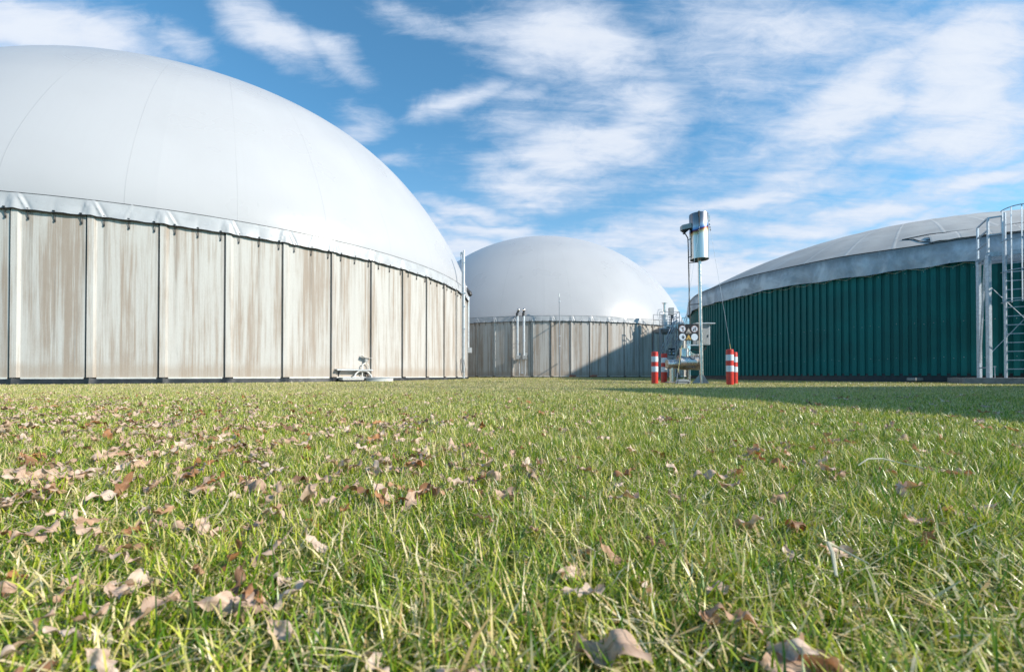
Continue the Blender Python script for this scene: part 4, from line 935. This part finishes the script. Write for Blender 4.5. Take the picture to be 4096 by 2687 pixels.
# ------------------------------------------------------------------ leaves
def leafmesh(seed):
    r=np.random.default_rng(seed); nl,nw=19,7; L=r.uniform(.075,.10); Wd=L*r.uniform(.42,.58); lob=r.integers(3,5); ph=r.uniform(0,1)
    curl=r.uniform(-10,10)*(.6+.8*r.random()); cup=r.uniform(6,18)*(1 if r.random()<.7 else -1); tw=r.uniform(-6,6)
    fr=r.uniform(0,6,6); vs=[]
    for i in range(nl):
        t=i/(nl-1)
        for j in range(nw):
            s_=j/(nw-1)*2-1
            env=(math.sin(math.pi*min(1,t*1.02))**.75)*(.55+.55*t) if t<.98 else .12
            lobe=1-.55*(.5+.5*math.cos(2*math.pi*(lob*t+ph*.0+.15*(s_>0))))**1.6
            w=Wd*.5*env*(lobe if abs(s_)>.3 else 1)+.0012
            if abs(s_)<.5: w=Wd*.5*env*(.72+.28*lobe)+.0012
            y=s_*w; x=(t-.5)*L
            z=.5*curl*x*x*1.3+ .5*cup*y*y*2.2*(1 if curl*cup>0 else 1)+ .004*math.sin(x*130+fr[0]+y*60)+.0035*math.sin(y*190+fr[1]+x*50)+tw*x*y
            z+= .007*abs(s_)*math.sin(t*14+fr[2]+(2 if s_>0 else 0))+.0016*math.sin(x*420+y*300+fr[3])*math.sin(y*500+fr[4])+r.normal(0,.0005)
            vs.append((x,y,z))
    fs=[(i*nw+j,i*nw+j+1,(i+1)*nw+j+1,(i+1)*nw+j) for i in range(nl-1) for j in range(nw-1)]
    # stalk
    b=len(vs); x0=-.5*L; z0=.5*curl*x0*x0*1.3
    for k,(x,w) in enumerate(((x0+.004,.0011),(x0-.012,.0008),(x0-.022,.001))):
        for a in range(3): vs.append((x,w*math.cos(a*2.1),z0+w*math.sin(a*2.1)+.003*k))
    fs+=[(b+k*3+a,b+k*3+(a+1)%3,b+(k+1)*3+(a+1)%3,b+(k+1)*3+a) for k in range(2) for a in range(3)]
    me=bpy.data.meshes.new('oak_leaf'); me.from_pydata(vs,[],fs); me.materials.append(M['leaf']); me.polygons.foreach_set('use_smooth',[True]*len(fs)); me.update(); return me,np.array(vs),fs
LV=[leafmesh(100+i) for i in range(12)]
def leaf_obj(x,y,z,rot,sc,k,label,group=None):
    o=bpy.data.objects.new('oak_leaf',LV[k][0]); COL.objects.link(o); o.location=(x,y,z); o.rotation_euler=rot; o.scale=(sc,)*3
    return tag(o,label,'leaf',group)
SPEC=[ # u, v, scale, tilt, label
 (535*1.721,1290*1.721,1.25,(.2,-1.0,.4),'curled grey-brown leaf standing up in the lower left grass',3),
 (548*1.721,1380*1.721,1.35,(.9,.2,.3),'large orange-brown leaf upright near the bottom left',7),
 (330*1.721,1330*1.721,1.2,(.3,.4,1.2),'wide tan leaf pair lying left of the orange-brown leaf',1),
 (1400*1.721,1480*1.721,1.55,(.25,-.35,-.6),'long brown lobed leaf sloping down at the bottom right of centre',4),
 (1855*1.721,1515*1.721,1.5,(.6,.2,.2),'big pale leaf at the bottom edge right of centre',5),
 (1885*1.721,1505*1.721,1.3,(1.2,.3,1.9),'upright russet leaf behind the big pale leaf at the bottom edge',8),
 (1330*1.721,1310*1.721,1.3,(.9,.3,.9),'tan leaf tucked in the grass above the long brown leaf',2),
 (1937*1.721,1262*1.721,1.0,(.8,.2,.1),'small folded cream leaf in the right middle grass',6),
 (1735*1.721,1203*1.721,1.3,(.4,.6,2.1),'crumpled pale leaf right of centre beside a taller curled one',9),
 (1850*1.721,1205*1.721,1.3,(.2,.4,.8),'dark brown curled leaf lying right of the crumpled pale one',10),
 (1908*1.721,1065*1.721,1.3,(.3,-.6,.4),'pointed tan leaf rising from the grass at right, mid distance',11),
 (2140*1.721,1040*1.721,1.35,(.2,.2,.1),'dark curled leaf at right, nearly below the lawn shadow',0),
 (1600*1.721,968*1.721,1.3,(.3,.1,.6),'bright whitish leaf near the edge of the lawn shadow',5),
 (1000*1.721,1130*1.721,1.4,(.9,.5,2.5),'dark brown curled leaf in the middle left cluster',10),
 (960*1.721,1150*1.721,1.3,(.6,-.3,1.2),'flat tan leaf just left of the dark curled leaf',1),
 (320*1.721,1070*1.721,1.4,(.2,.2,.3),'broad pale leaf spread flat in the upper left leaf patch',2),
 (100*1.721,1095*1.721,1.5,(1.1,.1,.9),'tall folded tan leaf near the left edge',4),
]
for u,v,sc,rot,lab,k in SPEC:
    Z=CAMH*.86*F/(v-YH); leaf_obj((u-2048)/F*Z,Z,.035+.0*Z,rot,sc*.7,k,lab)
def leafdens(u,v):
    sg=lambda a:1/(1+math.exp(-max(-30,min(30,a))))
    d=.10*sg((v-1650)/40)
    d+=1.5*sg((1350-u)/240)*math.exp(-((v-1880)/200)**2)
    d+=.55*sg((500-u)/200)*math.exp(-((v-1700)/70)**2)
    d+=.9*sg((1100-u)/250)*sg((v-2050)/80)
    d+=.5*math.exp(-((u-1750)/380)**2-((v-1880)/170)**2)
    d+=.22*math.exp(-((u-3200)/500)**2-((v-1850)/200)**2)
    d+=.12*math.exp(-((u-2300)/300)**2-((v-2250)/300)**2)
    return d
cand=[]
while len(cand)<1400:
    Z=.42+random.random()**1.3*7; X=(random.random()*2-1)*(1.2*Z)
    if random.random()>X*0+Z/7.4: continue
    u=2048+F*X/Z; v=YH+F*CAMH*.9/Z
    if v>2760 or u<-60 or u>4160: continue
    if random.random()<leafdens(u,v)*.9: cand.append((X,Z))
cand.sort(key=lambda c:c[1])
labs={0:'dry tan oak leaf fallen on the lawn'}
tv=[];tf=[];tt=[]
for i,(x,y) in enumerate(cand):
    rot=(random.gauss(0,.36),random.gauss(0,.36),random.uniform(0,6.28)); sc=random.uniform(.55,.98)*(.75 if y<1 else 1); k=random.randrange(12); z=random.uniform(.025,.05)
    if i<283:
        zone=('in the left part of the lawn' if x/y<-.42 else 'in the right part of the lawn' if x/y>.42 else 'in the middle of the lawn'); dist=('closest to the camera' if y<.85 else 'a metre or two out' if y<1.7 else 'farther out')
        leaf_obj(x,y,z,rot,sc,k,'dry brown leaf %s, %s'%(zone,dist),'dry oak leaves %s, %s'%(zone,dist))
    else:
        Mx=Matrix.LocRotScale(Vector((x,y,z)),__import__('mathutils').Euler(rot),Vector((sc,)*3)); b=len(tv)
        tv+=[tuple(Mx@Vector(p)) for p in LV[k][1]]; tf+=[tuple(q+b for q in f) for f in LV[k][2]]; tt+=[random.random()]*len(LV[k][1])
me=bpy.data.meshes.new('leaf_litter'); me.from_pydata(tv,[],tf); me.materials.append(M['leaf']); me.polygons.foreach_set('use_smooth',[True]*len(tf)); a=me.attributes.new('tone','FLOAT','POINT'); a.data.foreach_set('value',tt); me.update()
o=bpy.data.objects.new('leaf_litter',me); COL.objects.link(o); tag(o,'farther small dry leaves scattered thinly over the lawn','leaves',kind='stuff')
# twigs
for u0,v0,u1,v1,lab in ((3430,1860,3750,1885,'thin curved pale twig lying on the grass at right'),(3340,2300,3470,2250,'short dry twig lying low in the right foreground grass')):
    a=at(u0,v0,CAMH*.85*F/(v0-YH)); b=at(u1,v1,CAMH*.85*F/(v1-YH)); m=(a+b)/2+Vector((0,.05,.02)); tag(MB().tube([a,a*.6+m*.4+Vector((0,0,.012)),m,b*.5+m*.5+Vector((0,.02,.0)),b],[.002,.0028,.0028,.002,.001],6).build('twig','rope',smooth=True),lab,'twig')
